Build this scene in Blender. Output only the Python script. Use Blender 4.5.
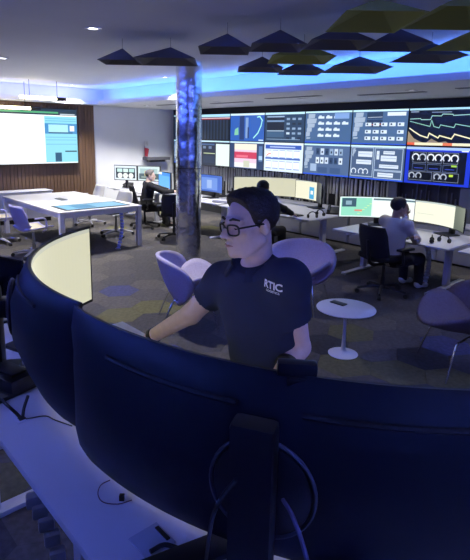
import bpy, bmesh, math, random
import numpy as np
from mathutils import Vector, Matrix
random.seed(7)
for o in list(bpy.data.objects): bpy.data.objects.remove(o, do_unlink=True)
SC = bpy.context.scene
COL = SC.collection

# ------------------------------------------------------------------ camera
FPX, PITCH, ROLL, XP, YP, CAMH = 500.0, .199, .017, 221.3, 236.0, 2.0
cp, sp = math.cos(PITCH), math.sin(PITCH)
CF = Vector((0, cp, -sp)); _u = Vector((0, sp, cp)); _r = Vector((1, 0, 0))
CR = _r*math.cos(ROLL) + _u*math.sin(ROLL)
CU = -_r*math.sin(ROLL) + _u*math.cos(ROLL)
CC = Vector((0, 0, CAMH))
cam = bpy.data.cameras.new('camera'); camo = bpy.data.objects.new('camera', cam); COL.objects.link(camo)
camo.matrix_world = Matrix(((CR.x, CU.x, -CF.x, 0), (CR.y, CU.y, -CF.y, 0), (CR.z, CU.z, -CF.z, CAMH), (0, 0, 0, 1)))
cam.sensor_fit = 'AUTO'; cam.sensor_width = 36; cam.lens = FPX/560*36
cam.shift_x = (235-XP)/560; cam.shift_y = (YP-280)/560
cam.clip_start = .02; cam.clip_end = 200
SC.camera = camo
def ray(u, v): return CR*((u-XP)/FPX) - CU*((v-YP)/FPX) + CF
def pz(u, v, z):
    d = ray(u, v); return CC + d*((z-CAMH)/d.z)
def py(u, v, y):
    d = ray(u, v); return CC + d*(y/d.y)
def proj(P):
    P = Vector(P)-CC; d = P.dot(CF); return XP+FPX*P.dot(CR)/d, YP-FPX*P.dot(CU)/d

# ------------------------------------------------------------------ world, exposure
w = bpy.data.worlds.new('world'); SC.world = w; w.use_nodes = True
w.node_tree.nodes['Background'].inputs[0].default_value = (.34, .40, .85, 1)
w.node_tree.nodes['Background'].inputs[1].default_value = .19
vs = SC.view_settings
vs.view_transform = 'Standard'; vs.look = 'None'; vs.exposure = 0.3; vs.gamma = 1.0; vs.use_curve_mapping = False

# ------------------------------------------------------------------ room frame: a runs along the video wall, b towards it
TH = -.839
E1 = Vector((math.cos(TH), math.sin(TH), 0)); E2 = Vector((-math.sin(TH), math.cos(TH), 0))
def rw(a, b, z=0): return E1*a + E2*b + Vector((0, 0, z))
def toab(P): return P.dot(E1), P.dot(E2)

# ------------------------------------------------------------------ materials
def lin(c):
    if isinstance(c, str):
        c = [int(c[i:i+2], 16)/255 for i in (0, 2, 4)]
        c = [x/12.92 if x <= .04045 else ((x+.055)/1.055)**2.4 for x in c]
    return (c[0], c[1], c[2], 1)
MATS = {}
def mat(name, col, rough=.5, metal=0, nscale=0, namt=.15, bump=0, bscale=None, spec=None, coat=0, trans=0):
    if name in MATS: return MATS[name]
    m = bpy.data.materials.new(name); m.use_nodes = True; nt = m.node_tree; b = nt.nodes['Principled BSDF']
    c = lin(col); b.inputs['Base Color'].default_value = c
    b.inputs['Roughness'].default_value = rough; b.inputs['Metallic'].default_value = metal
    if spec is not None: b.inputs['Specular IOR Level'].default_value = spec
    b.inputs['Coat Weight'].default_value = coat; b.inputs['Transmission Weight'].default_value = trans
    if nscale or bump:
        tc = nt.nodes.new('ShaderNodeTexCoord')
    if nscale:
        n = nt.nodes.new('ShaderNodeTexNoise'); n.inputs['Scale'].default_value = nscale; n.inputs['Detail'].default_value = 4
        nt.links.new(tc.outputs['Object'], n.inputs['Vector'])
        r = nt.nodes.new('ShaderNodeValToRGB'); e = r.color_ramp.elements
        e[0].position = .3; e[1].position = .7
        e[0].color = (c[0]*(1-namt), c[1]*(1-namt), c[2]*(1-namt), 1); e[1].color = (c[0]*(1+namt), c[1]*(1+namt), c[2]*(1+namt), 1)
        nt.links.new(n.outputs['Fac'], r.inputs['Fac']); nt.links.new(r.outputs['Color'], b.inputs['Base Color'])
    if bump:
        n2 = nt.nodes.new('ShaderNodeTexNoise'); n2.inputs['Scale'].default_value = bscale or 60; n2.inputs['Detail'].default_value = 3
        nt.links.new(tc.outputs['Object'], n2.inputs['Vector'])
        bp = nt.nodes.new('ShaderNodeBump'); bp.inputs['Strength'].default_value = bump; bp.inputs['Distance'].default_value = .01
        nt.links.new(n2.outputs['Fac'], bp.inputs['Height']); nt.links.new(bp.outputs['Normal'], b.inputs['Normal'])
    MATS[name] = m; return m
def emit(col, s=1.0):
    k = 'glow_%s_%.2f' % (col, s)
    if k in MATS: return MATS[k]
    m = bpy.data.materials.new(k); m.use_nodes = True; b = m.node_tree.nodes['Principled BSDF']
    b.inputs['Base Color'].default_value = (.01, .01, .01, 1); b.inputs['Roughness'].default_value = .35
    b.inputs['Emission Color'].default_value = lin(col); b.inputs['Emission Strength'].default_value = s
    MATS[k] = m; return m

M_white = mat('white_laminate', 'c9c9d2', .45, nscale=3, namt=.03)
M_whitemetal = mat('white_metal', 'c4c4cf', .35)
M_black = mat('black_plastic', (.012, .012, .014), .4)
M_blackfab = mat('black_fabric', (.012, .012, .015), .85, bump=.2, bscale=300)
M_chrome = mat('chrome', (.75, .75, .78), .16, 1)
M_greymetal = mat('grey_metal', (.35, .36, .38), .35, 1)
M_rubber = mat('rubber', (.02, .02, .02), .6)
M_monback = mat('monitor_back', (.0085, .0115, .018), .46, spec=.3)
M_slot = mat('dark_slot', (.004, .004, .006), .6)

# ------------------------------------------------------------------ mesh helpers
class MB:
    def __init__(s): s.v = []; s.f = []; s.m = []; s.mi = 0; s.mats = []
    def use(s, m):
        if m not in s.mats: s.mats.append(m)
        s.mi = s.mats.index(m); return s
    def add(s, vs, fs):
        n = len(s.v); s.v += [tuple(x) for x in vs]
        for f in fs: s.f.append([i+n for i in f]); s.m.append(s.mi)
        return s
    def box(s, c, d, R=None):
        c = Vector(c); d = Vector(d)/2
        vs = [Vector((x*d.x, y*d.y, z*d.z)) for x in (-1, 1) for y in (-1, 1) for z in (-1, 1)]
        if R is not None: vs = [R @ x for x in vs]
        return s.add([c+x for x in vs], [(0, 1, 3, 2), (4, 6, 7, 5), (0, 4, 5, 1), (2, 3, 7, 6), (0, 2, 6, 4), (1, 5, 7, 3)])
    def ring_loft(s, rings, cap=True, closed=True):
        n = len(rings[0]); vs = [p for r in rings for p in r]; fs = []
        for i in range(len(rings)-1):
            for j in range(n if closed else n-1):
                k = (j+1) % n; fs.append((i*n+j, i*n+k, (i+1)*n+k, (i+1)*n+j))
        if cap and closed: fs.append(tuple(range(n-1, -1, -1))); fs.append(tuple((len(rings)-1)*n+j for j in range(n)))
        return s.add(vs, fs)
    def tube(s, pts, r, n=10, cap=True):
        pts = [Vector(p) for p in pts]; rings = []; up = None
        rs = r if isinstance(r, (list, tuple)) else [r]*len(pts)
        for i, p in enumerate(pts):
            t = (pts[min(i+1, len(pts)-1)]-pts[max(i-1, 0)]).normalized()
            if up is None: up = Vector((0, 0, 1)) if abs(t.z) < .9 else Vector((1, 0, 0))
            x = t.cross(up).normalized(); y = x.cross(t).normalized(); up = y
            rings.append([p + (x*math.cos(a) + y*math.sin(a))*rs[i] for a in (2*math.pi*k/n for k in range(n))])
        return s.ring_loft(rings, cap)
    def lathe(s, prof, c=(0, 0, 0), n=24):
        c = Vector(c)
        return s.ring_loft([[c+Vector((r*math.cos(a), r*math.sin(a), z)) for a in (2*math.pi*k/n for k in range(n))] for r, z in prof])
    def quad(s, *p): return s.add(p, [tuple(range(len(p)))])
    def prism(s, poly, z0, z1):
        n = len(poly)
        return s.add([(x, y, z0) for x, y in poly]+[(x, y, z1) for x, y in poly],
                     [tuple(range(n-1, -1, -1)), tuple(range(n, 2*n))]+[(i, (i+1) % n, n+(i+1) % n, n+i) for i in range(n)])
    def grid(s, fn, nu, nv):
        return s.add([fn(i/nu, j/nv) for i in range(nu+1) for j in range(nv+1)],
                     [(i*(nv+1)+j, (i+1)*(nv+1)+j, (i+1)*(nv+1)+j+1, i*(nv+1)+j+1) for i in range(nu) for j in range(nv)])
    def mesh(s, name, mats=None, bevel=0, angle=35, flip=False):
        me = bpy.data.meshes.new(name); me.from_pydata(s.v, [], s.f)
        for m in (mats or s.mats): me.materials.append(m)
        if not mats: me.polygons.foreach_set('material_index', s.m)
        bm = bmesh.new(); bm.from_mesh(me)
        if bevel:
            es = [e for e in bm.edges if len(e.link_faces) == 2 and e.calc_face_angle(0) > .5]
            bmesh.ops.bevel(bm, geom=es, offset=bevel, segments=2, affect='EDGES', profile=.6, clamp_overlap=True)
        bmesh.ops.recalc_face_normals(bm, faces=bm.faces)
        bm.to_mesh(me); bm.free()
        me.polygons.foreach_set('use_smooth', [True]*len(me.polygons))
        if angle < 180: me.set_sharp_from_angle(angle=math.radians(angle))
        return me
    def build(s, name, m=None, parent=None, bevel=0, angle=35):
        return link(name, s.mesh(name, [m] if m else None, bevel, angle), parent)
def link(name, me, parent=None):
    o = bpy.data.objects.new(name, me); COL.objects.link(o)
    if parent: o.parent = parent
    return o
def tag(o, label=None, cat=None, group=None, kind=None):
    for k, v in (('label', label), ('category', cat), ('group', group), ('kind', kind)):
        if v: o[k] = v
    return o
def thing(name, label, cat, loc=(0, 0, 0), rz=0, group=None):
    o = bpy.data.objects.new(name, None); o.empty_display_size = .1; COL.objects.link(o)
    o.location = loc; o.rotation_euler = (0, 0, rz); return tag(o, label, cat, group)
def dup(o, parent=None):
    c = o.copy(); COL.objects.link(c); c.parent = parent
    for ch in list(o.children): dup(ch, c)
    return c
def dup_thing(o, label, loc, rz):
    c = dup(o); c.location = loc; c.rotation_euler = (0, 0, rz); c['label'] = label; return c
def solid(me, t):
    bm = bmesh.new(); bm.from_mesh(me); bmesh.ops.recalc_face_normals(bm, faces=bm.faces)
    bmesh.ops.solidify(bm, geom=bm.faces[:], thickness=t); bmesh.ops.recalc_face_normals(bm, faces=bm.faces)
    bm.to_mesh(me); bm.free(); me.polygons.foreach_set('use_smooth', [True]*len(me.polygons)); return me
def RZ(a): return Matrix.Rotation(a, 3, 'Z')
def RX(a): return Matrix.Rotation(a, 3, 'X')
def smooth_path(pts, n=8):
    pts = [Vector(p) for p in pts]; out = []
    P = [pts[0]*2-pts[1]]+pts+[pts[-1]*2-pts[-2]]
    for i in range(1, len(P)-2):
        for k in range(n):
            t = k/n; a, b, c, d = P[i-1], P[i], P[i+1], P[i+2]
            out.append(.5*((2*b)+(c-a)*t+(2*a-5*b+4*c-d)*t*t+(3*b-a-3*c+d)*t**3))
    out.append(pts[-1]); return out

# ================================================================== ROOM SHELL
AW, BW = -11.7, 8.62           # left wall plane, video wall plane
ZL, ZH = 2.67, 3.06            # soffit underside, raised ceiling
A1, B0 = 4.6, -3.4             # open ends behind the camera
LA, LB, LA2, LB2 = -11.25, 6.05, 3.4, -2.4     # cove lip rectangle
ROOM = dict(rz=TH)
def struct(name, mb, m=None, bevel=0, angle=35):
    o = mb.build(name, m, None, bevel, angle); o.rotation_euler.z = TH; o['kind'] = 'structure'; return o

# floor slab
M_slab = mat('floor_slab', (.03, .03, .035), .9)
floor = struct('floor', MB().box(((AW+A1)/2, (B0+BW)/2, -.056), (A1-AW+.2, BW-B0+.2, .1)), M_slab)
# carpet tiles
def carpet(name, col, amt=.22):
    m = mat(name, col, .95, nscale=22, namt=amt, bump=.25, bscale=220, spec=.15); return m
greys = [carpet('carpet_grey_%d' % i, c) for i, c in enumerate([(.074, .070, .074), (.084, .078, .080), (.095, .088, .086), (.064, .061, .068), (.106, .097, .092)])]
C_olive = carpet('carpet_olive', (.112, .107, .060)); C_blue = carpet('carpet_blue', (.062, .064, .135)); C_dark = carpet('carpet_dark', (.046, .047, .056))
HR = .262
def hexmesh(name, m):
    mb = MB(); r = HR-.0008; ch = .0012
    P = [(math.cos(math.pi/3*k), math.sin(math.pi/3*k)) for k in range(6)]
    mb.ring_loft([[(x*r, y*r, -.0055) for x, y in P], [(x*r, y*r, -.002) for x, y in P], [(x*(r-ch), y*(r-ch), 0) for x, y in P]])
    return mb.mesh(name, [m])
tile_me = {m.name: hexmesh('carpet_tile', m) for m in greys+[C_olive, C_blue, C_dark]}
special = [(C_olive, q) for q in ((372, 339), (380, 368), (116, 311), (170, 310), (345, 372), (455, 372), (262, 390))] + \
          [(C_blue, q) for q in ((128, 291), (170, 352), (440, 345), (20, 300))] + [(C_dark, q) for q in ((425, 366), (400, 356), (330, 345))]
special = [(m, pz(u, v, 0)) for m, (u, v) in special]
far = MB(); near = []
dx, dy = 1.5*HR, math.sqrt(3)*HR
for i in range(int(AW/dx)-1, int(A1/dx)+2):
    for j in range(int(B0/dy)-1, int(BW/dy)+2):
        a, b = i*dx, (j+.5*(i % 2))*dy
        if not (AW+HR < a < A1-HR and B0+HR < b < BW-HR): continue
        P = rw(a, b)
        vis = False
        if P.y > 1.2:
            u, v = proj(P); vis = -25 < u < 495 and 150 < v < 585
        rnd = random.random()
        m = greys[int(rnd*5) % 5]
        for sm, sP in special:
            if (P-sP).length < HR*.95: m = sm
        if vis and 3.2 < P.y < 8.8: near.append((a, b, m))
        else:
            r = HR-.0008; far.use(greys[int(rnd*5) % 5] if not (rnd > .97 and P.y > 2) else C_olive)
            far.add([(a+r*math.cos(math.pi/3*k), b+r*math.sin(math.pi/3*k), -.001) for k in range(6)], [tuple(range(6))])
for a, b, m in near[:300]:
    t = link('carpet_tile', tile_me[m.name], floor); t.location = (a, b, 0)
o = far.build('carpet_field', None, floor); o['kind'] = 'stuff'

# walls
M_wall = mat('white_paint', (.80, .82, .85), .7, nscale=1.5, namt=.03)
M_darkwall = mat('dark_wall', (.02, .021, .028), .6)
M_ceil = mat('ceiling_paint', (.82, .83, .86), .8, nscale=.8, namt=.03)
wl = struct('wall_left', MB().box((AW-.1, (B0+BW)/2, 1.65), (.2, BW-B0+.4, 3.5)), M_wall)
wb = struct('wall_back', MB().box(((AW+A1)/2, BW+.1, 1.65), (A1-AW+.2, .2, 3.5)), M_darkwall)
M_greywall = mat('grey_paint', (.30, .31, .36), .7)
struct('wall_right', MB().box((A1+.1, (B0+BW)/2, 1.65), (.2, BW-B0+.4, 3.5)), M_greywall)
struct('wall_front', MB().box(((AW+A1)/2, B0-.1, 1.65), (A1-AW+.4, .2, 3.5)), M_greywall)
# wood cladding: vertical boards
m = mat('walnut', (.085, .046, .026), .5); nt = m.node_tree; bs = nt.nodes['Principled BSDF']
tc = nt.nodes.new('ShaderNodeTexCoord'); mp = nt.nodes.new('ShaderNodeMapping'); mp.inputs['Scale'].default_value = (30, 30, 1.2)
n = nt.nodes.new('ShaderNodeTexNoise'); n.inputs['Scale'].default_value = 1.6; n.inputs['Detail'].default_value = 6
r = nt.nodes.new('ShaderNodeValToRGB'); r.color_ramp.elements[0].color = (.085, .046, .026, 1); r.color_ramp.elements[1].color = (.21, .122, .072, 1)
for l in ((tc.outputs['Object'], mp.inputs['Vector']), (mp.outputs['Vector'], n.inputs['Vector']), (n.outputs['Fac'], r.inputs['Fac']), (r.outputs['Color'], bs.inputs['Base Color'])): nt.links.new(*l)
M_walnut = m
clad = MB()
WB0, WB1 = -1.0, 6.17
for k in range(int((WB1-WB0)/.085)):
    b = WB0+.085*(k+.5)
    clad.box((AW+.02, b, (ZL)/2), (.04 if k % 2 else .032, .077, ZL-.01))
o = clad.build('wood_slat_cladding', M_walnut, wl); o['kind'] = 'stuff'
# pale batten strips under the video wall
M_batten = mat('pale_batten', (.55, .56, .55), .6)
bt = MB(); a = -11.4
while a < 3.5:
    wv = random.uniform(.02, .055); dens = 1 if a < -4.9 else .55
    if random.random() < dens:
        z0 = random.choice((.5, .62, .7, .85)); z1 = random.choice((1.30, 1.30, 1.18, 1.25)) if a < -4.9 else random.choice((1.3, 1.2, 1.1, 1.0))
        bt.use(M_batten if a < -4.9 else mat('slate_batten', (.075, .08, .10), .6)).box((a, BW-.012, (z0+z1)/2), (wv*(1 if a < -4.9 else .5), .024, z1-z0))
    a += wv+random.uniform(.02, .06)
o = bt.build('wall_battens', None, wb); o['kind'] = 'stuff'

# ceiling
ce = MB().box(((LA-.43+LA2+.4)/2, (LB+.4+LB2-.4)/2, ZH+.04), (LA2-LA+.83, LB-LB2+.8, .08))
struct('ceiling', ce, M_ceil)
so = MB()
T = .05
so.box(((AW+A1)/2, (LB+BW)/2, ZL+T/2), (A1-AW, BW-LB, T))
struct('ceiling_soffit_back', so, M_ceil)
struct('ceiling_soffit_left', MB().box(((AW+LA)/2, (LB+B0)/2, ZL+T/2), (LA-AW, LB-B0, T)), M_ceil)
struct('ceiling_soffit_right', MB().box(((A1+LA2)/2, (LB+B0)/2, ZL+T/2), (A1-LA2, LB-B0, T)), M_ceil)
struct('ceiling_soffit_front', MB().box(((LA+LA2)/2, (LB2+B0)/2, ZL+T/2), (LA2-LA, LB2-B0, T)), M_ceil)
# cove back faces
fa = MB().box(((AW+A1)/2, LB+.42, (ZL+T+ZH)/2+.02), (A1-AW, .04, ZH-ZL-T+.04))
struct('trim_1', fa, M_ceil)
struct('trim_2', MB().box((LA2+.42, (LB+LB2)/2, (ZL+T+ZH)/2+.02), (.04, LB-LB2+.8, ZH-ZL-T+.04)), M_ceil)
struct('trim_3', MB().box(((LA+LA2)/2, LB2-.42, (ZL+T+ZH)/2+.02), (LA2-LA+.8, .04, ZH-ZL-T+.04)), M_ceil)
struct('trim_4', MB().box(((LA+LA2)/2, LB+.01, ZL+T+.02), (LA2-LA, .02, .04)), M_ceil)
struct('trim_5', MB().box((LA-.01, (LB+LB2)/2, ZL+T+.02), (.02, LB-LB2, .04)), M_ceil)
# LED strips in the cove
def led(label, c, d, col, s):
    o = MB().box(c, d).build('cove_led_strip', emit(col, s)); o.rotation_euler.z = TH
    tag(o, label, 'light strip', 'blue cove lights')
led('blue light strip hidden in the ceiling cove before the video wall', ((LA+LA2)/2, LB+.09, ZL+T+.012), (LA2-LA, .05, .02), '4a84ff', 21)
led('violet white light strip in the ceiling cove by the wood wall', (LA-.09, (LB+LB2)/2, ZL+T+.012), (.05, LB-LB2-.2, .02), 'a8b0ff', 11)
led('added unseen blue light strip in the ceiling cove to the right of the seats', (LA2+.30, (LB+LB2)/2, ZL+T+.012), (.05, LB-LB2, .02), '5a72ff', 95)  # unseen strip, added to tint the ceiling blue
led('added unseen blue light strip in the ceiling cove behind the desks', ((LA-1.2)/2, LB2-.30, ZL+T+.012), (-1.2-LA, .05, .02), '4a6aff', 110)  # unseen strip added for blue light on the desk, cut short to darken the right
# vents in the soffit
M_vent = mat('vent_grey', (.25, .26, .30), .6)
for i, (a, b, l) in enumerate(((-9.6, 7.0, 1.0), (-7.9, 7.3, 1.2), (-5.9, 6.9, 1.2), (-4.2, 7.2, 1.1), (-2.6, 7.0, 1.0))):
    t = thing('soffit_grille', 'slim grey grille in the soffit, %s from the left wall' % ('first', 'second', 'third', 'fourth', 'fifth')[i], 'grille', rw(a, b, ZL), TH, 'soffit grilles')
    f = MB()
    for sx, sy, dx_, dy_ in ((0, .055, l, .012), (0, -.055, l, .012), (l/2, 0, .012, .12), (-l/2, 0, .012, .12)): f.box((sx, sy, -.004), (dx_, dy_, .008))
    f.build('frame', M_vent, t)
    for k in range(4): 
        s_ = MB().box((0, -.036+k*.024, -.003), (l-.02, .014, .004)).build('slat', M_vent, t)

# downlights (recessed, each with its own lamp)
def downlight(P, label, power, rz, col=(1.0, .965, .93)):
    t = thing('recessed_downlight', label, 'downlight', P, rz, 'recessed ceiling downlights')
    fr = MB()
    for sx, sy, dx_, dy_ in ((0, .055, .13, .02), (0, -.055, .13, .02), (.055, 0, .02, .09), (-.055, 0, .02, .09)): fr.box((sx, sy, -.004), (dx_, dy_, .008))
    fr.build('frame', M_whitemetal, t)
    MB().box((0, 0, -.0015), (.088, .088, .003)).build('lens', emit('f4f2ff', 5 if power > 60 else 1.2), t)
    L = bpy.data.lights.new('downlight_lamp', 'SPOT'); L.energy = power; L.color = col; L.spot_size = 1.95; L.spot_blend = .9; L.shadow_soft_size = .06
    lo = bpy.data.objects.new('downlight_lamp', L); COL.objects.link(lo); lo.parent = t; lo.location = (0, 0, -.03)
dl = [(pz(93, 28, ZH), 'lit square downlight above the conference table, nearest the top', 260), (pz(3, 58, ZH), 'lit square downlight at the left edge of the photo', 370),
      (pz(165, 77, ZH), 'lit square downlight beside the shiny column', 370), (pz(72, 85, ZH), 'lit square downlight close to the wood wall', 370)]
for P, l, e in dl: downlight(P, l, e, TH)
for i, (a, b) in enumerate(((-1.2, 5.2), (-3.6, .6), (-1.0, 3.0), (.9, 4.9), (.6, 1.9), (2.6, 3.4), (-1.8, -1.2))):  # unseen lamps added as bluish fill over lounge and near desk
    downlight(rw(a, b, ZH), 'added square fill downlight above the lounge area, out of the picture, number %s' % ('one', 'two', 'three', 'four', 'five', 'six', 'seven')[i], 48, TH, (.46, .52, 1.0))
for i, (a, b) in enumerate(((-10.5, 6.95), (-10.4, 7.9))):  # wall washers added to brighten the white wall
    downlight(rw(a, b, ZL), 'added downlight in the soffit to brighten the white wall, %s the big screen' % ('nearer to', 'further from')[i], (260, 230)[i], TH)
for i, (a, b) in enumerate(((-8.0, 7.0), (-6.0, 7.3), (-3.7, 6.9), (-1.9, 7.3))):
    downlight(rw(a, b, ZL), 'downlight in the soffit above the %s of the back row' % ('first desk right of the column', 'desk of the woman in black', 'desk of the beige sweater man', 'desk at the right edge')[i], 58, TH)

# linear lamps in front of the wood wall screen
for i, (u0, v0, u1, v1, a) in enumerate(((20, 98, 66, 98.5, -10.6), (-40, 107.5, 40, 106.5, -11.2))):
    def onA(u, v, a):
        d = ray(u, v); return CC + d*(a/d.dot(E1))
    p0, p1 = onA(u0, v0, a), onA(u1, v1, a); p1.z = p0.z = (p0.z+p1.z)/2
    c = (p0+p1)/2; t = thing('linear_pendant_lamp', ('glowing warm tube lamp with black end cap above the big screen', 'second glowing warm tube lamp close against the big screen')[i], 'lamp', c, TH, 'warm tube lamps')
    L = (p1-p0).length
    MB().tube([(0, -L/2, 0), (0, L/2-.22, 0)], .035).build('tube', emit('fff0c8', 6), t)
    MB().tube([(0, L/2-.22, 0), (0, L/2, 0)], .04).build('end_cap', M_black, t)
    for s_ in (-.3, .3):
        MB().tube([(0, s_*L, .03), (0, s_*L, (ZH if a > LA else ZL)-c.z)], .005, 6).build('hanger', M_black, t)

# column
cc = (pz(176, 262, 0)+pz(200.5, 262, 0))/2; cr = (pz(176, 262, 0)-pz(200.5, 262, 0)).length/2
t = thing('column', 'polished metal round column standing in the middle of the room', 'column', cc)
M_col = mat('polished_column', (.80, .81, .84), .22, 1, bump=.4, bscale=2.2)
M_col.node_tree.nodes['Bump'].inputs['Distance'].default_value = .12
MB().lathe([(cr, 0), (cr, 1.49)], n=48).build('lower_sleeve', M_col, t)
MB().lathe([(cr, 1.5), (cr, ZH)], n=48).build('upper_sleeve', M_col, t)
MB().lathe([(cr-.004, 1.48), (cr-.004, 1.51)], n=48).build('joint', M_slot, t)
MB().lathe([(cr+.012, 0), (cr+.012, .05), (cr, .055)], n=48).build('base_ring', M_greymetal, t)

# ================================================================== SCREEN GRAPHICS
def screen_graphics(kind, W, H):
    """flat print: coloured rectangles and polylines, origin at panel centre, x right, y up"""
    mb = MB(); rng = random.Random(hash(kind) % 1000 if not isinstance(kind, str) else sum(map(ord, kind)))
    lay = [0]
    def R(x0, y0, x1, y1, c, s=1.0):
        lay[0] += 1; z = .0004+lay[0]*.000015
        mb.use(emit(c, s)).quad(((x0-.5)*W, (y0-.5)*H, z), ((x1-.5)*W, (y0-.5)*H, z), ((x1-.5)*W, (y1-.5)*H, z), ((x0-.5)*W, (y1-.5)*H, z))
    def L(pts, w, c, s=1.0):
        lay[0] += 1; z = .0004+lay[0]*.000015; mb.use(emit(c, s))
        for (x0, y0), (x1, y1) in zip(pts, pts[1:]):
            p, q = Vector(((x0-.5)*W, (y0-.5)*H)), Vector(((x1-.5)*W, (y1-.5)*H)); d = (q-p)
            if d.length == 0: continue
            n_ = Vector((-d.y, d.x)).normalized()*w/2; d = d.normalized()*w/2
            mb.quad((p.x-n_.x-d.x, p.y-n_.y-d.y, z), (q.x-n_.x+d.x, q.y-n_.y+d.y, z), (q.x+n_.x+d.x, q.y+n_.y+d.y, z), (p.x+n_.x-d.x, p.y+n_.y-d.y, z))
    def P(pts, c, s=1.0):
        lay[0] += 1; z = .0004+lay[0]*.000015
        mb.use(emit(c, s)).quad(*[((x-.5)*W, (y-.5)*H, z) for x, y in pts])
    def ring(cx, cy, r, c, w=.018, a0=-40, a1=220):
        L([(cx+r*math.cos(math.radians(a))*H/W, cy+r*math.sin(math.radians(a))) for a in range(a0, a1+1, 20)], w, c)
    def country(x, y, s, c='b9cce6'):
        for dx0, dy0, dx1, dy1 in ((.10, .82, .70, 1), (.0, .62, .85, .82), (.05, .45, .70, .62), (.0, .28, .45, .45), (-.05, .1, .3, .28), (.0, .0, .35, .07)):
            P([(x+dx0*s*.32, y+dy0*s), (x+dx1*s*.30, y+dy0*s+.02*s), (x+dx1*s*.32, y+dy1*s), (x+dx0*s*.34, y+dy1*s)], c, .75)
    B = lambda c, s=1.0: R(0, 0, 1, 1, c, s)
    if kind == 'table':
        B('0d1526'); R(0, .9, 1, 1, 'a9dcff'); R(0, .80, 1, .84, '9a3040'); R(0, .84, 1, .87, 'e8d8e0')
        for k in range(9): R(.04+k*.105, .03, .09+k*.105, .78, '2c3a52')
    elif kind == 'map':
        B('2a5bb4'); R(0, .93, 1, 1, 'd5f0ff'); R(.28, .04, .42, .92, '22386e'); R(.46, .1, .54, .85, '7f9ccc'); R(.52, .1, .56, .5, '22386e')
        L([(.70, .12), (.82, .3), (.90, .55), (.93, .75), (.86, .88), (.80, .86)], .028, 'a8f0e0'); P([(.12, .2), (.25, .22), (.24, .5), (.14, .42)], '7fc4a0'); R(.84, .02, .97, .06, 'cfe4ff')
    elif kind == 'dash':
        B('27405f'); R(0, .93, 1, 1, 'bfe8ff'); R(.05, .40, .50, .82, '0e1a30'); R(.05, .68, .5, .74, '6f8db5'); R(.05, .84, .5, .88, '9bb4d4'); R(.05, .16, .5, .34, '3b5a7d'); R(.05, .36, .5, .39, 'a9c0da')
        for i in range(3):
            for j in range(5): R(.56+i*.14, .1+j*.16, .64+i*.14, .17+j*.16, rng.choice(('c8daf0', '16263e', '8aa4c4')))
        R(.05, .08, .9, .10, '8aa4c4')
    elif kind == 'rows':
        B('46658f'); R(0, .95, 1, 1, 'c8f0ff'); R(0, 0, 1, .06, '3058c8'); country(.04, .12, .8)
        for j in range(4):
            for i in range(3 if j != 2 else 4):
                R(.29+i*.17, .2+j*.19, .29+i*.17+.13, .27+j*.19, 'd6e6f8'); R(.31+i*.17, .27+j*.19, .36+i*.17, .3+j*.19, 'd6e6f8')
        R(.64, .76, .94, .93, '7fa2d8')
    elif kind == 'charts':
        B('4a6890'); R(0, .95, 1, 1, 'c8f0ff'); R(0, 0, 1, .04, '3058c8'); country(.03, .15, .78)
        R(.27, .74, .56, .93, '2b3f5c'); R(.27, .50, .56, .72, '2b3f5c'); L([(.29, .56), (.4, .58), (.5, .57), (.55, .6)], .012, 'd08060'); L([(.29, .78), (.55, .79)], .008, 'd0dcec'); R(.64, .82, .96, .92, 'dce9f8')
        for j, y in enumerate((.53, .32, .13)):
            for i in range(5):
                if rng.random() < .85: R(.25+i*.145, y, .25+i*.145+.11, y+.10, 'd6e6f8'); R(.27+i*.145, y+.03, .30+i*.145, y+.08, '22344e')
    elif kind == 'lines':
        B('0b1220'); R(0, .95, 1, 1, 'a8d8f0'); R(.02, .90, .15, .92, '9fb4cc'); R(.35, .88, .65, .9, '7d90a8')
        L([(.02, .72), (.18, .73), (.2, .70), (.34, .70), (.36, .80), (.5, .79), (.52, .84), (.66, .83), (.68, .80), (.98, .82)], .012, '9fd0c0')
        L([(.02, .66), (.2, .58), (.34, .52), (.36, .68), (.4, .52), (.48, .48), (.5, .56), (.7, .49), (.72, .58), (.98, .50)], .012, '8fc8b0')
        P([(0, .06), (.3, .06), (.2, .12), (.1, .2), (.03, .34), (0, .40)], '9a8a72'); P([(.28, .06), (.66, .06), (.6, .14), (.5, .10), (.38, .2)], '8a7c68')
        L([(.02, .47), (.1, .38), (.2, .28), (.32, .22), (.34, .34), (.48, .22), (.5, .28), (.68, .2), (.72, .32), (.98, .2)], .02, 'f0e8b8')
        R(0, .02, .98, .09, 'f0e4c0'); R(0, .02, .12, .09, 'e06040'); R(.56, .02, .70, .09, 'e07858')
    elif kind == 'doc':
        B('122036'); R(0, .95, 1, 1, 'c8ecff'); R(.55, .03, 1, .88, 'dff2ea'); R(.05, .82, .5, .88, '46628c'); R(.1, .68, .2, .78, '6a7f9c'); R(.3, .68, .4, .78, '6a7f9c'); R(.12, .48, .52, .51, 'c8d8a8'); R(.1, .1, .5, .4, '1c2f4c')
    elif kind == 'photo':
        B('2c4068'); R(0, .95, 1, 1, 'd4f2ff'); R(.14, .04, .80, .92, 'e4c8dc'); R(.14, .70, .80, .92, 'efe6d4'); R(.14, .38, .80, .62, 'c83a5c'); R(.2, .42, .55, .5, 'e47088'); R(.14, .04, .80, .22, 'e8eaf4'); R(.42, .06, .6, .3, 'c9ccb8'); R(.86, .3, .96, .85, '5878a8'); R(.86, .36, .96, .5, 'a9c8ea')
    elif kind == 'grid':
        B('d9e9fb'); R(0, .96, 1, 1, 'e8f6ff'); R(.03, .78, .95, .92, '2f55b4'); R(.15, .83, .8, .87, 'b4c8f0'); R(.03, .42, .93, .47, '3a62b8')
        for j, y in enumerate((.12, .5)):
            for i in range(5): R(.05+i*.18, y, .05+i*.18+.14, y+.22, 'f2f4fb'); R(.05+i*.18, y+.22, .05+i*.18+.14, y+.24, '7c9cd8'); R(.05+i*.18, y-.03, .05+i*.18+.14, y, '7c9cd8')
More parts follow.
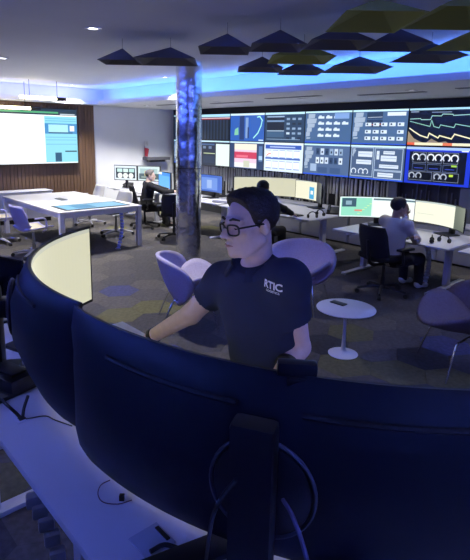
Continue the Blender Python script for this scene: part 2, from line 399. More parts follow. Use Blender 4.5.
        L([(.07, .54), (.12, .6), (.17, .62)], .02, 'e0705c')
    elif kind == 'boxes':
        B('50688f'); R(0, .95, 1, 1, 'c8f0ff'); R(0, 0, 1, .05, '3058d0'); country(.03, .2, .7)
        for j, y in enumerate((.66, .38)):
            for i in range(6):
                R(.28+i*.1, y, .355+i*.1, y+.2, rng.choice(('c8d8ee', '2f4566', 'd8e6f6', '8fa8c8'))); R(.30+i*.1, y+.05, .33+i*.1, y+.12, '1c2c46')
        R(.16, .12, .3, .36, '9db4d4'); R(.33, .08, .54, .26, '3d5680'); R(.6, .08, .82, .26, '3d5680')
    elif kind == 'panels':
        B('4b5f80'); R(0, .95, 1, 1, 'd0f2ff'); R(0, 0, 1, .04, '2f58d8')
        for q in ((.02, .08, .44, .93), (.47, .30, .96, .93), (.47, .06, .96, .27)):
            L([(q[0], q[1]), (q[2], q[1]), (q[2], q[3]), (q[0], q[3]), (q[0], q[1])], .014, 'a8bcd6')
        for q in ((.15, .66, .42, .82), (.12, .44, .41, .57), (.62, .76, .82, .85), (.58, .56, .86, .72), (.56, .36, .90, .46), (.54, .1, .82, .22), (.5, .6, .55, .85)): R(*q, 'd4e0f0'); R(q[0]+.01, (q[1]+q[3])/2, q[2]-.01, (q[1]+q[3])/2+.015, '8fa2c0')
        for x in (.08, .22, .31): ring(x, .22, .08, 'd4e0f0')
        country(.04, .66, .24)
    elif kind == 'gauges':
        B('2038c8'); R(.06, .06, .93, .88, '0a0f1c'); R(0, .93, 1, 1, 'a8c4ff'); R(.85, .9, .95, .93, 'dfe8ff')
        for x in (.16, .27, .40, .52, .64, .76): ring(x, .72, .09, 'b4bccc' if int(x*100) % 2 else 'e4e8f0', .022)
        for x in (.12, .23, .52, .62): ring(x, .22, .075, 'a8b0c0', .02)
        for x in (.12, .36, .60): L([(x, .58), (x+.21, .58), (x+.21, .86), (x, .86), (x, .58)], .006, '8a94a8'); L([(x, .36), (x+.21, .36), (x+.21, .54), (x, .54), (x, .36)], .006, '6878a0'); R(x+.03, .42, x+.17, .44, '3a4cb0')
        for x in (.07, .47): L([(x, .1), (x+.37, .1), (x+.37, .33), (x, .33), (x, .1)], .006, '8a94a8')
        R(.72, .50, .80, .55, '9ac840'); R(.70, .24, .76, .30, 'b8d848')
    elif kind == 'bigscreen':
        B('f4f8f8', 1.15); R(0, .89, 1, 1, '2a3a48'); R(0, .92, .80, .95, '58b078'); R(.82, .90, .98, .92, 'c8d4dc')
        R(.65, .02, 1, .87, '8ed8ee'); R(.65, .55, 1, .74, '4a90c8'); R(.69, .58, .90, .72, 'aee6f4'); R(.92, .6, .97, .7, 'f4fbff'); R(.69, .56, .95, .575, '1c3450')
        for y in (.35, .43, .48, .78, .82): R(.66, y, .99, y+.012, '6cb4d4')
        R(.75, .03, .82, .2, '2c5878'); R(.86, .21, .99, .235, '2c4a60')
    elif kind == 'ops_green':
        B('dff0ee'); R(.02, .05, .42, .95, '8fd8bc'); R(.03, .5, .22, .93, '3a5868'); R(.08, .6, .16, .8, '88a8b8'); R(.2, .28, .3, .36, 'd88878'); R(.44, .86, 1, .94, '58707c'); R(.44, .05, .98, .82, 'eef4f0')
        for k in range(6): R(.24+.03*k, .15+.1*k, .27+.03*k, .18+.1*k, 'd8f0a0')
    elif kind == 'ops_plain':
        B('e9ead4'); R(0, .93, 1, 1, 'b8c4c0'); R(.70, 0, 1, 1, '5c6458'); R(.04, .4, .3, .42, 'c8ccb8')
    elif kind == 'ops_cream':
        B('e6e4c6', .72); R(0, .95, 1, 1, 'd0d2c0', .72)
    elif kind == 'ops_side':
        B('e4e2c8'); R(0, .95, 1, 1, 'c0c4bc'); R(.36, .05, .52, .7, '3aa0d0'); R(.40, .3, .48, .5, 'f0f4e8'); R(.62, 0, 1, 1, '1a2230')
    elif kind == 'blue':
        B('3a8ce8'); R(.05, .1, .95, .8, '62b0f4'); R(.0, .85, .3, 1, 'f0f4fa')
    elif kind == 'bluepage':
        B('3f66c0'); R(0, .02, .22, .98, 'e8eadc'); R(.3, .1, .8, .85, '6c90d8'); R(.45, .2, .6, .7, '9ab4e4')
    elif kind == 'cams':
        B('dfeaf0'); R(.06, .12, .94, .85, '283848'); R(.12, .55, .36, .8, 'c8e8e0'); R(.4, .55, .62, .8, 'd8f0e8'); R(.66, .55, .9, .8, 'b8dcd8')
        for x in (.25, .5, .75): ring(x, .3, .10, 'f0f6f0', .05, 0, 360)
    elif kind == 'warehouse':
        B('d4e4e4'); R(.05, .1, .95, .5, '56686c'); R(.1, .5, .9, .85, 'a8c4c4'); R(.3, .35, .6, .7, 'd8c890'); R(.15, .2, .5, .3, '9aa8a0')
    elif kind == 'touch':
        B('6fb0d8', .8); R(.03, .06, .97, .94, '86c4e4', .85); R(.2, .1, .5, .9, '5a9cc8', .8)
    return mb

# ================================================================== VIDEO WALL
PW, PH = 1.157, .653; A0 = -9.178; ZM = 1.866; BV = 8.47
top = ['doc', 'table', 'map', 'dash', 'rows', 'charts', 'lines', 'dash']
bot = ['boxes', 'doc', 'photo', 'grid', 'boxes', 'panels', 'gauges', 'rows']
desc = {'table': 'dark table with a red header', 'map': 'blue map with a pale curved line', 'dash': 'dark blue dashboard', 'rows': 'slate country map and rows of white icons', 'charts': 'slate country map and small charts',
        'lines': 'black line chart with pale curves', 'doc': 'dark page with a white document', 'photo': 'pink and red picture', 'grid': 'white page with a blue header', 'boxes': 'slate page of small boxes', 'panels': 'slate page of outlined white boxes', 'gauges': 'black page of round gauges in a blue frame'}
for k in range(8):
    for row in (0, 1):
        kind = (top, bot)[row][k]
        a = A0+(k-2+.5)*PW; z = ZM+(PH/2 if row == 0 else -PH/2)
        where = 'upper' if row == 0 else 'lower'
        extra = ' beside the column' if k == 0 else (' beyond the right edge of the photo' if k == 7 else '')
        t = thing('video_wall_panel', '%s video wall panel showing a %s%s' % (where, desc[kind], extra), 'display', rw(a, BV, z), TH, 'video wall panels')
        MB().box((0, .04, 0), (PW-.002, .06, PH-.002)).build('casing', M_black, t)
        fr = MB()
        for c, d in (((0, .006, PH/2-.005), (PW-.002, .012, .008)), ((0, .006, -PH/2+.005), (PW-.002, .012, .008)), ((PW/2-.005, .006, 0), (.008, .012, PH-.02)), ((-PW/2+.005, .006, 0), (.008, .012, PH-.02))): fr.box(c, d)
        fr.build('bezel', M_black, t)
        g = screen_graphics(kind, PW-.018, PH-.018)
        g.v = [(x, .0085-zz, y) for x, y, zz in g.v]
        g.build('screen', None, t, angle=180)
# wall uprights behind and below the video wall
M_upr = mat('upright_grey', (.16, .17, .2), .5)
for i, a in enumerate((-6.35, -4.75, -3.25, -1.9)):
    t = MB().box((0, 0, .60), (.16 if i != 2 else .55, .05, 1.2)).build('wall_upright', M_upr)
    t.location = rw(a, 8.5, 0); t.rotation_euler.z = TH
    tag(t, ('grey upright under the video wall, right of the dark haired woman', 'grey upright under the video wall behind the low cabinet end', 'wide grey upright panel behind the seated man', 'grey upright behind the far right curved monitor')[i], 'upright', 'video wall uprights')
# low cabinets along the video wall
M_lowcab = mat('grey_laminate', (.30, .31, .36), .5)
for i in range(6):
    a = -8.2+i*1.15
    t = thing('low_cabinet', 'low grey cabinet under the video wall, %s from the column' % ('first', 'second', 'third', 'fourth', 'fifth', 'sixth')[i], 'cabinet', rw(a, 8.22, 0), TH, 'low cabinets under the video wall')
    MB().box((0, 0, .32), (1.12, .40, .58)).build('body', M_lowcab, t, .004)
    MB().box((0, 0, .03), (1.08, .36, .06)).build('plinth', M_black, t)
    MB().box((0, -.01, .625), (1.14, .43, .03)).build('top', M_white, t, .003)
    for s_ in (-1, 1):
        d = MB().box((s_*.28, -.208, .32), (.545, .016, .56)).build('door', M_lowcab, t, .002)
        MB().box((s_*.05, -.222, .45), (.012, .014, .12)).build('handle', M_greymetal, d)

# big screen on the wood wall
t = thing('wall_screen', 'big bright wall screen on the dark wood wall', 'display', rw(AW+.12, 5.65-PW, (1.27+2.54)/2), TH+math.pi/2)
SW, SH = 2*PW, 1.28
MB().box((0, .03, 0), (SW, .06, SH)).build('casing', M_black, t)
g = screen_graphics('bigscreen', SW-.03, SH-.03); g.v = [(x, -.002-zz, y) for x, y, zz in g.v]; g.build('screen', None, t, angle=180)
t.rotation_euler.z = TH+math.pi/2

# sideboard against the wood wall
t = thing('sideboard', 'long low white sideboard against the wood wall', 'sideboard', rw(-11.35, 3.55, 0), TH+math.pi/2)
MB().box((0, 0, .38), (2.4, .42, .58)).build('body', M_white, t, .004)
MB().box((0, 0, .685), (2.44, .46, .03)).build('top', M_white, t, .003)
MB().box((0, 0, .045), (2.3, .38, .09)).build('plinth', M_black, t)
for k in range(4):
    d = MB().box((-.9+k*.6, -.218, .38), (.59, .016, .57)).build('door', M_white, t, .002)
    MB().box((-.9+k*.6+(.24 if k % 2 == 0 else -.24), -.232, .5), (.012, .014, .12)).build('handle', M_greymetal, d)

# ================================================================== CEILING PYRAMIDS
M_pyr = mat('felt_slate', (.14, .138, .165), .9, bump=.15, bscale=150)
M_pyro = mat('felt_olive', (.36, .38, .10), .9, bump=.15, bscale=150)
ZP = 2.80
pyr = [(121, 62.5, 36, 0, 'small slate pyramid at the far left of the hanging group'), (167, 62, 56, 0, 'slate pyramid hanging in front of the column top'),
       (230, 51, 48, 0, 'slate pyramid just right of the column'), (279, 48, 50, 0, 'slate pyramid right of the single one beside the column'), (260, 70, 42, 0, 'lower slate pyramid before the cove light, left one'),
       (300, 60, 58, 1, 'lone olive pyramid in the middle of the slate ones'), (333, 45, 56, 0, 'slate pyramid at the centre right of the group'), (303, 73, 40, 0, 'low slate pyramid under the lone olive one'),
       (352, 70, 54, 0, 'wide low slate pyramid over the video wall'), (389, 47, 52, 0, 'slate pyramid tucked behind the olive ones'), (427, 59, 52, 0, 'slate pyramid furthest right before the cove light'),
       (384, 23, 68, 1, 'large near olive pyramid, left one of the pair'), (446, 19, 68, 1, 'large near olive pyramid, right one of the pair'), (484, 43, 66, 1, 'olive pyramid cut by the right edge of the photo')]
PY = []
for u, v, wpx, ol, lab in pyr:
    c = pz(u, v, ZP); D_ = (c-CC).length; PY.append([c, wpx/500*D_*.98/2, wpx/500*D_*.98/2*(1.3 if ol and u > 350 else 1.0)])
for _ in range(60):
    for i in range(len(PY)):
        for j in range(i):
            p, q = PY[i], PY[j]; d = p[0]-q[0]
            ox, oy = (p[1]+q[1])*1.0-abs(d.x), (p[2]+q[2])*1.0-abs(d.y)
            if ox > 0 and oy > 0:
                sh = Vector((math.copysign(ox/2, d.x), 0, 0)) if ox < oy else Vector((0, math.copysign(oy/2, d.y), 0))
                p[0] = p[0]+sh*.5; q[0] = q[0]-sh*.5
for (u, v, wpx, ol, lab), (c, hx, hy) in zip(pyr, PY):
    zb = ZP; R_ = hx*math.sqrt(2); h = min(R_*.50, .16); DS = hy/hx
    t = thing('acoustic_pyramid', lab, 'acoustic panel', c, 0, 'felt pyramids hanging from the ceiling')
    K = 4; pl = [Vector((R_*math.cos(2*math.pi*(k+.5)/K), R_*math.sin(2*math.pi*(k+.5)/K)*DS, 0)) for k in range(K)]
    ap = Vector((R_*.08, 0, h)); mm = M_pyro if ol else M_pyr
    for k in range(K):
        p, q = pl[k], pl[(k+1) % K]; i_ = lambda x: x*.965+Vector((0, 0, -.002)) 
        MB().add([p, q, ap, p*.96, q*.96, ap-Vector((0, 0, .025))], [(0, 1, 2), (5, 4, 3), (0, 3, 4, 1), (1, 4, 5, 2), (2, 5, 3, 0)]).build('facet', mm, t, angle=10)
    MB().tube([ap, (ap.x, ap.y, ZH-zb)], .003, 5).build('wire', M_greymetal, t)

# ================================================================== FURNITURE BUILDERS
def desk(label, a0, a1, b0, b1, z, group='white workstation desks', chain=True, leg_inset=.22):
    t = thing('desk', label, 'desk', rw((a0+a1)/2, (b0+b1)/2, 0), TH, group)
    W, D = a1-a0, b1-b0
    MB().box((0, 0, z-.0125), (W, D, .025)).build('desktop', M_white, t, .004)
    for s_ in (-1, 1):
        x = s_*(W/2-leg_inset)
        l = MB().box((x, 0, (z-.06)/2+.03), (.07, .10, z-.09)).build('leg', M_whitemetal, t, .006)
        MB().box((x, 0, .015), (.08, D-.06, .03)).build('foot', M_whitemetal, l, .006)
        MB().box((x, 0, z-.045), (.06, D-.14, .04)).build('bracket', M_whitemetal, l, .004)
    MB().box((0, .02, z-.045), (W-2*leg_inset, .05, .04)).build('beam', M_whitemetal, t, .004)
    return t
def cable_chain(name, label, p0, p1, m, n=16, r=.035):
    t = thing(name, label, 'cable chain', p1)
    p0 = Vector(p0)-Vector(p1); 
    for k in range(n):
        f = k/(n-1); c = p0*(1-f)+Vector((.05*math.sin(f*3.1), 0, 0)); c.z += .01
        dz = p0.z/n
        MB().lathe([(r*.7, -dz*.45), (r, -dz*.3), (r, dz*.3), (r*.7, dz*.45)], c, 10).build('vertebra', m, t)
    MB().lathe([(r*1.4, 0), (r*1.4, .012), (r*.8, .02)], (0, 0, 0), 14).build('foot', M_greymetal, t)
    return t

def curved_monitor(label, mid, yaw, R, half, zt, zb, zdesk, kind, group='curved wide monitors', es=1.0, ring=True, neck_top=None, colback=None, base='vee'):
    """origin under the stand on the desk; +y looks at the user; concave face towards +y"""
    t = thing('curved_monitor', label, 'monitor', (mid[0], mid[1], zdesk), yaw, group)
    zt -= zdesk; zb -= zdesk; H = zt-zb; zc = (zt+zb)/2; mb_ = colback or M_monback
    def P(phi, d, z): return Vector(((R+d)*math.sin(phi), R-(R+d)*math.cos(phi), z))
    N = 40; rings = []
    for i in range(N+1):
        phi = -half+2*half*i/N; q = 1-(phi/half)**2
        dmax = .010+.067*max(q, 0)**.6; e_ = min(1, .35+2.5*max(q, 0))
        prof = [(0, zb), (.008*e_, zb-.002), (.016*e_, zb+.006), (max(.017*e_, .018+.4*(dmax-.018)), zb+.14*H), (dmax, zb+.36*H), (dmax, zb+.64*H), (max(.017*e_, .018+.4*(dmax-.018)), zt-.14*H), (.016*e_, zt-.006), (.008*e_, zt+.002), (0, zt)]
        rings.append([P(phi, d, z) for d, z in prof])
    MB().ring_loft(rings).build('back_shell', mb_, t, angle=50)
    bz = .009
    hb = half-bz/R
    fr = MB(); ins = -.004
    def strip(f0, f1, z0, z1):
        rr = []
        for i in range(N+1):
            ph = f0+(f1-f0)*i/N
            rr.append([P(ph, .002, z0), P(ph, ins, z0), P(ph, ins, z1), P(ph, .002, z1)])
        fr.ring_loft(rr)
    strip(-half, half, zt-bz, zt); strip(-half, half, zb, zb+bz*1.6); strip(-half, -hb, zb, zt); strip(hb, half, zb, zt)
    fr.build('bezel', M_black, t)
    # flat print mapped on the arc
    W = 2*hb*R; Hs = H-bz*2.6
    base_mb = MB()
    if es == 0:
        base_mb.use(mat('dark_glass', (.006, .007, .010), .08)).grid(lambda s_, q_: P(-hb+2*hb*s_, -.001, zb+bz*1.6+Hs*q_), 30, 2)
    else:
        g = screen_graphics(kind, W, Hs)
        for f, mi in zip(g.f, g.m):       # split every print quad along the arc
            vs_ = [g.v[i] for i in f]; base_mb.use(g.mats[mi])
            x0, x1 = min(v[0] for v in vs_), max(v[0] for v in vs_)
            ns = max(1, int((x1-x0)/(W/40)))
            if len(vs_) == 4:
                for s_ in range(ns):
                    def lerp(p, q_, f_): return tuple(p[i]+(q_[i]-p[i])*f_ for i in range(3))
                    q4 = [lerp(vs_[0], vs_[1], s_/ns), lerp(vs_[0], vs_[1], (s_+1)/ns), lerp(vs_[3], vs_[2], (s_+1)/ns), lerp(vs_[3], vs_[2], s_/ns)]
                    base_mb.quad(*[P(-(x/R), -.0010-z_*8, zb+bz*1.6+Hs/2+y) for x, y, z_ in q4])
            else: base_mb.quad(*[P(-(x/R), -.0010-z_*8, zb+bz*1.6+Hs/2+y) for x, y, z_ in vs_])
    base_mb.build('screen', None, t, angle=180)
    # vent slot on the back
    for s_ in (-1, 1):
        pts = []
        for i in range(13):
            ph = s_*half*(.10+.56*i/12); q = 1-(ph/half)**2; dm = .010+.067*q**.6
            pts.append(P(ph, .018+.4*(dm-.018)+.004, zt-.15*H))
        MB().tube(pts, .0065, 6).build('vent_slot', M_slot, t)
    if ring:
        cy = -.078; pts = [Vector((.108*math.cos(a), cy-.004+.0*math.sin(a), zc+.108*math.sin(a))) for a in np.linspace(0, 2*math.pi, 41)]
        MB().tube(pts, .004, 6).build('light_ring', mat('ring_grey', (.10, .10, .13), .3), t)
        MB().ring_loft([[Vector((rr*math.cos(a), yy, zc+rr*math.sin(a))) for a in np.linspace(0, 2*math.pi, 33)[:-1]] for rr, yy in ((.105, -.070), (.10, -.085), (.05, -.10))]).build('hub', M_black, t)
    nt_ = (neck_top-zdesk) if neck_top else zc+.08
    MB().box((0, -.150, nt_/2), (.085, .05, nt_)).build('stand_neck', M_black, t, .012)
    MB().box((0, -.10, zc), (.07, .08, .07)).build('mount', M_black, t, .006)
    b = MB()
    if base == 'vee':
        for s_ in (-1, 1): b.box((s_*.14, -.02, .008), (.07, .36, .016), RZ(s_*.75))
        b.box((0, -.13, .012), (.12, .12, .024))
    else: b.box((0, -.06, .008), (.26, .24, .016))
    b.build('stand_base', M_black, t, .004)
    return t

# ------------------------------------------------------------------ chairs
def star_base(t, r, z, m, mleg):
    MB().lathe([(.03, z-.02), (.03, z+.12), (.022, z+.13), (.022, .40)], n=16).build('gas_lift', m, t)
    for k in range(5):
        a = 2*math.pi*k/5+.3; d = Vector((math.cos(a), math.sin(a), 0))
        l = MB().tube([d*.02+Vector((0, 0, z)), d*r*.5+Vector((0, 0, z-.005)), d*r+Vector((0, 0, z-.03))], [.026, .02, .014], 8).build('leg', mleg, t)
        MB().tube([d*r+Vector((-d.y*.022, d.x*.022, .03)), d*r+Vector((d.y*.022, -d.x*.022, .03))], .03, 12).build('caster', M_rubber, l)
def task_chair(label, loc, rz, group='black task chairs', h=.98):
    t = thing('task_chair', label, 'chair', loc, rz, group)      # +y is the way the sitter faces
    star_base(t, .32, .10, M_black, M_black)
    MB().grid(lambda u, v: Vector(((u-.5)*.50, (v-.5)*.48+.02, .46+.03*(2*u-1)**2-.05*max(0, v-.8)**2*25)), 10, 8).build('seat', M_blackfab, t)
    seat = t.children[-1]; solid(seat.data, -.06)
    def bk(u, v):
        x = (u-.5)*(.46-.10*max(0, v-.75)*2); z = .52+v*(h-.52)
        return Vector((x, -.24-.10*v**2+.06*(2*u-1)**2-.03*math.sin(v*3), z))
    b = MB().grid(bk, 10, 12).build('backrest', mat('black_mesh', (.014, .014, .017), .8, bump=.5, bscale=400), t); solid(b.data, .025)
    MB().tube(smooth_path([(0, -.02, .40), (0, -.22, .42), (0, -.30, .52), (0, -.34, .75)]), .022, 8).build('back_support', M_black, t)
    for s_ in (-1, 1):
        a = MB().tube(smooth_path([(s_*.20, 0, .42), (s_*.29, 0, .46), (s_*.29, -.02, .62)]), .016, 8).build('armrest', M_black, t)
        MB().box((s_*.29, .03, .64), (.08, .26, .03)).build('arm_pad', M_black, a, .01)
    return t
M_shell = mat('pale_shell', (.56, .55, .62), .5); M_pad = mat('cream_pad', (.55, .50, .40), .9)
def shell_chair(label, loc, rz, m, pad, group='conference chairs'):
    t = thing('conference_chair', label, 'chair', loc, rz, group)
    star_base(t, .33, .09, M_greymetal, M_shell)
    def sh(u, v):      # continuous seat and back shell, v from front edge to top of back
        w_ = .25-.04*abs(v-.35) - (.03 if v > .85 else 0)*(v-.85)/.15
        if v < .5: y = .24-.46*(v/.5); z = .44+.01*math.cos(v*6)
        else:
            q = (v-.5)/.5; y = -.22-.05*math.sin(q*1.5)-.08*q; z = .44+.06*q+.36*q
        x = (2*u-1)*w_; e = (2*u-1)**2
        return Vector((x, y+(.07*e if v > .5 else 0), z+(.05*e if v <= .6 else 0)))
    s_ = MB().grid(sh, 12, 18).build('shell', m, t); solid(s_.data, .014)
    b = MB().grid(lambda u, v: Vector(((u-.5)*.40, .2-.38*v, .463+.04*(2*u-1)**2)), 8, 8).build('seat_pad', pad, t); solid(b.data, .03)
    for q in (-1, 1):
        MB().tube(smooth_path([(q*.2, .05, .42), (q*.29, .06, .48), (q*.29, .05, .64), (q*.28, -.12, .66)]), .014, 8).build('armrest', m, t)
    return t
def peel_chair(label, loc, rz, m, group='peel shaped lounge chairs'):
    """two bent oval shells on chrome legs; +y is the way it faces"""
    t = thing('lounge_chair', label, 'lounge chair', loc, rz, group)
    def peel(hw, hd, bend):
        def fn(u, v):
            r = u; a = v*2*math.pi
            x, y = hw*r*math.cos(a), hd*r*math.sin(a)
            return Vector((x, y, bend*(x/hw)**2*hw + .10*(y/hd)**2*hd))
        return fn
    sp_ = peel(.40, .30, .62); bp_ = peel(.41, .29, .62)
    def place(p, tilt, off):
        return RX(tilt) @ p + Vector(off)
    s_ = MB().grid(lambda u, v: place(sp_(u, v), math.radians(8), (0, .12, .36)), 9, 40).build('seat_shell', m, t)
    b_ = MB().grid(lambda u, v: place(bp_(u, v), math.radians(-68), (0, -.24, .50)), 9, 40).build('back_shell', m, t)
    for o_ in (s_, b_):
        bm = bmesh.new(); bm.from_mesh(o_.data); bmesh.ops.remove_doubles(bm, verts=bm.verts, dist=.0005); bm.to_mesh(o_.data); bm.free()
        solid(o_.data, -.035)
    for q in (-1, 1):
        for fy in (1, -1):
            MB().tube(smooth_path([(q*.10, .02*fy, .335), (q*.20, .13*fy, .34), (q*.24, .20*fy, .30), (q*.30, .30*fy-.02, .008)]), .010, 8).build('leg', M_chrome, t)
    return t

# ================================================================== FOREGROUND DESK
DZ = 1.06
desk('white standing desk carrying the two big curved monitors', -2.13, .30, .43, 1.245, DZ, leg_inset=.35)
desk('white desk at the far left behind the glowing curved monitor', -3.40, -2.20, .28, 1.0, .88, leg_inset=.3)
# curved monitors on it
def arc(mid_ang, C, R): return (C[0]+R*math.cos(mid_ang), C[1]+R*math.sin(mid_ang))
def mon_from_circle(label, C, R, ang0, ang1, *args, **kw):
    mid_a = math.radians((ang0+ang1)/2); half = math.radians(abs(ang1-ang0)/2)
    mid = arc(mid_a, C, R)
    face = math.atan2(C[1]-mid[1], C[0]-mid[0])       # direction of +y
    return curved_monitor(label, mid, face-math.pi/2, R, half, *args, **kw)
mon_from_circle('large dark curved monitor seen from behind, nearest the camera', (.507, 2.047), 1.164, 218.7, 282, 1.53, 1.10, DZ, 'ops_cream', neck_top=1.50)
mon_from_circle('curved monitor with a glowing cream screen at the left of the desk', (.235, 2.115), .995, 156.2, 231, 1.53, 1.13, DZ, 'ops_cream')
mon_from_circle('dark switched off curved monitor cut by the left edge of the photo', (-1.55, 1.75), .95, 58, 122, 1.335, .985, .88, 'ops_cream', es=0, ring=False)
# webcam on the near monitor
wc = py(297, 368, .94)
t = thing('webcam', 'black bar shaped webcam on top of the nearest curved monitor', 'webcam', wc, math.radians(-6))
MB().box((0, 0, 0), (.082, .03, .030)).build('body', M_black, t, .008)
MB().tube([(0, .014, 0), (0, .018, 0)], .009, 12).build('lens', mat('lens_glass', (.01, .01, .02), .05), t)
MB().box((0, -.004, -.024), (.04, .036, .022)).build('clip', M_black, t, .003)
# clutter on the near desk
def cable(name, label, pts, r, m, n=8):
    o = MB().tube(smooth_path(pts, n), r, 6).build(name, m); return tag(o, label, 'cable')
def dz(u, v, h=0): return pz(u, v, DZ+h)
cable('thin_cable', 'thin red wire looping out under the big monitor', [dz(132, 500, .003), dz(118, 504, .003), dz(103, 502, .003), dz(98, 494, .003), dz(101, 485, .003), dz(110, 480, .003)], .0014, mat('red_wire', (.10, .03, .07), .4))
o = MB().box((0, 0, .008), (.014, .012, .016)).build('cable_clip', M_black, bevel=.002); o.location = dz(122, 500); tag(o, 'tiny black clip on the red wire loop', 'clip')
cable('power_cable', 'thick black cable lying at the foot of the monitor stand', [dz(150, 552, .006), dz(165, 545, .006), dz(185, 550, .007), dz(205, 545, .008), dz(222, 552, .008)], .006, M_black)
cable('power_cable', 'black cable hanging in a loop from the monitor back', [dz(206, 560, .01), py(212, 520, .74), py(222, 497, .72), py(236, 480, .72)], .004, M_black)
cable('grey_cable', 'pale cable running down right of the monitor stand', [py(283, 500, .74), py(292, 515, .70), py(303, 545, .66), py(308, 565, .64)], .004, mat('violet_grey_cable', (.12, .11, .2), .4))
t = thing('grommet_plate', 'pale square cable cover plate set in the near desk', 'cover plate', dz(152, 541), TH)
MB().box((0, 0, .0015), (.08, .08, .003)).build('plate', mat('pale_plate', (.40, .42, .50), .25), t, .001)
MB().box((0, .03, .004), (.05, .01, .004)).build('brush_slot', M_black, t)
t = thing('power_strip', 'black power box with cables under the glowing monitor', 'power box', dz(8, 385), TH+.3)
MB().box((0, 0, .03), (.20, .11, .06)).build('box', M_black, t, .006)
MB().box((.02, 0, .065), (.10, .06, .010)).build('lid', M_black, t, .003)
cable('power_cable', 'black cable plunging into the desk grommet at the left', [dz(0, 398, .02), dz(8, 406, .03), dz(16, 413, .012), dz(22, 418, .004), dz(24, 408, .03), dz(28, 396, .05)], .006, M_black)
cable('power_cable', 'thin dark cable along the desk beside the grommet', [dz(26, 419, .003), dz(45, 416, .003), dz(55, 420, .003), dz(72, 426, .003)], .0022, M_black)
t = thing('desk_grommet', 'small square cable grommet in the desk at the left', 'grommet', dz(22, 419), TH)
MB().box((0, 0, .001), (.045, .045, .002)).build('rim', M_white, t); MB().box((0, 0, .0025), (.022, .022, .002)).build('hole', M_slot, t)
# keyboard tray things by the hand
t = thing('mouse', 'black computer mouse under the standing man\'s reaching hand', 'mouse', rw(-1.72, 1.05, DZ), TH+.8)
MB().lathe([(.03, 0), (.034, .012), (.026, .028), (.008, .034)], n=16).build('shell', M_black, t)
t.children[0].scale = (1, 1.6, 1)
MB().tube([(0, .02, .033), (0, .035, .029)], .004, 8).build('wheel', M_greymetal, t)
# cable chain under the near desk
t = thing('cable_chain', 'grey jointed cable chain hanging under the near desk', 'cable chain', (0, 0, 0))
c0, c1 = py(34, 500, 1.30), py(72, 600, 1.20)
for k in range(12):
    f = k/11; c = c0*(1-f)+c1*f; c = c + Vector((.03*math.sin(f*3), 0, -.5*f*f))
    MB().box(c, (.045, .035, .040), RZ(.4)).build('link', mat('chain_grey', (.22, .22, .24), .5), t, .008)
t.location = (0, 0, 0)

# ================================================================== CONFERENCE TABLE
ca0, ca1, cb0, cb1, CZ = -10.25, -7.58, 3.34, 4.88, .745
t = thing('conference_table', 'large white conference table on square legs', 'table', rw((ca0+ca1)/2, (cb0+cb1)/2, 0), TH)
W, D = ca1-ca0, cb1-cb0
MB().box((0, 0, CZ-.0125), (W, D, .025)).build('tabletop', mat('table_white', (.72, .70, .68), .4, nscale=3, namt=.02), t, .003)
for sx in (-1, 1):
    for sy in (-1, 1): MB().box((sx*(W/2-.045), sy*(D/2-.045), (CZ-.025)/2), (.08, .08, CZ-.025)).build('leg', M_whitemetal, t, .004)
for sy in (-1, 1): MB().box((0, sy*(D/2-.045), CZ-.065), (W-.17, .05, .08)).build('rail', M_whitemetal, t, .003)
for sx in (-1, 1): MB().box((sx*(W/2-.045), 0, CZ-.065), (.05, D-.17, .08)).build('end_rail', M_whitemetal, t, .003)
t2 = thing('table_touchscreen', 'blue touchscreen set into the near end of the conference table', 'touchscreen', rw(ca1-.42, (cb0+cb1)/2, CZ), TH+math.pi/2)
MB().box((0, 0, .004), (1.22, .62, .008)).build('frame', M_black, t2, .002)
g = screen_graphics('touch', 1.14, .54); g.v = [(x, y, .0085+z_) for x, y, z_ in g.v]; g.build('screen', None, t2, angle=180)
t3 = thing('table_power_box', 'small grey power box in the middle of the conference table', 'power box', rw(-9.1, 4.05, CZ), TH)
MB().box((0, 0, .008), (.32, .12, .016)).build('frame', M_greymetal, t3, .003); MB().box((0, 0, .018), (.28, .08, .004)).build('flap', mat('flap_grey', (.12, .12, .13), .5), t3)
cable_chain('cable_chain', 'blue spine shaped cable chain hanging from the conference table', rw(-7.72, 4.52, .70), rw(-7.62, 4.40, 0), mat('blue_chain', (.22, .27, .85), .35), n=14)
M_lilac = mat('lilac_shell', (.40, .38, .62), .5)
shell_chair('lilac shell chair at the near left side of the conference table', rw(-8.02, 3.07, 0), TH+.15, M_lilac, M_pad)
shell_chair('lilac shell chair behind the first on the left side of the table', rw(-9.3, 2.95, 0), TH-.1, M_lilac, M_pad)
shell_chair('white shell chair at the far right corner of the conference table', rw(-10.12, 5.15, 0), TH+math.pi, mat('white_shell', (.66, .65, .62), .5), M_blackfab)
shell_chair('white shell chair with dark seat next to the blue cable chain', rw(-8.72, 5.00, 0), TH+math.pi+.2, MATS['white_shell'], M_blackfab)

# ================================================================== BACK ROW DESKS
D1Z = .66
desk('white desk where the man in the beige sweater sits', -4.35, -2.62, 6.13, 7.25, D1Z)
desk('white desk at the right edge, next to the beige sweater man', -2.50, -.9, 6.13, 6.88, D1Z)
desk('white desk between the column and the standing man', -8.85, -7.08, 6.25, 7.0, .71)
desk('white desk in front of the dark haired woman in black', -7.0, -4.85, 6.2, 7.55, .71)
desk('white desk at the far left against the white wall', -11.0, -9.2, 6.08, 6.85, .71)
def ab_mon(label, a, b, rot, zdesk, zb, zt, R, half, kind, **kw):
    # rot: screen faces -b turned by rot
    P = rw(a, b); return curved_monitor(label, (P.x, P.y), TH+math.pi+rot, R, half, zt, zb, zdesk, kind, ring=False, **kw)
ab_mon('curved monitor with green and white windows left of the beige sweater man', -4.10, 6.93, .60, D1Z, .775, 1.11, 1.5, .40, 'ops_green', base='plate')
ab_mon('curved monitor with a plain pale page right of the beige sweater man', -3.09, 7.02, -.39, D1Z, .775, 1.11, .95, .53, 'ops_plain', base='plate')
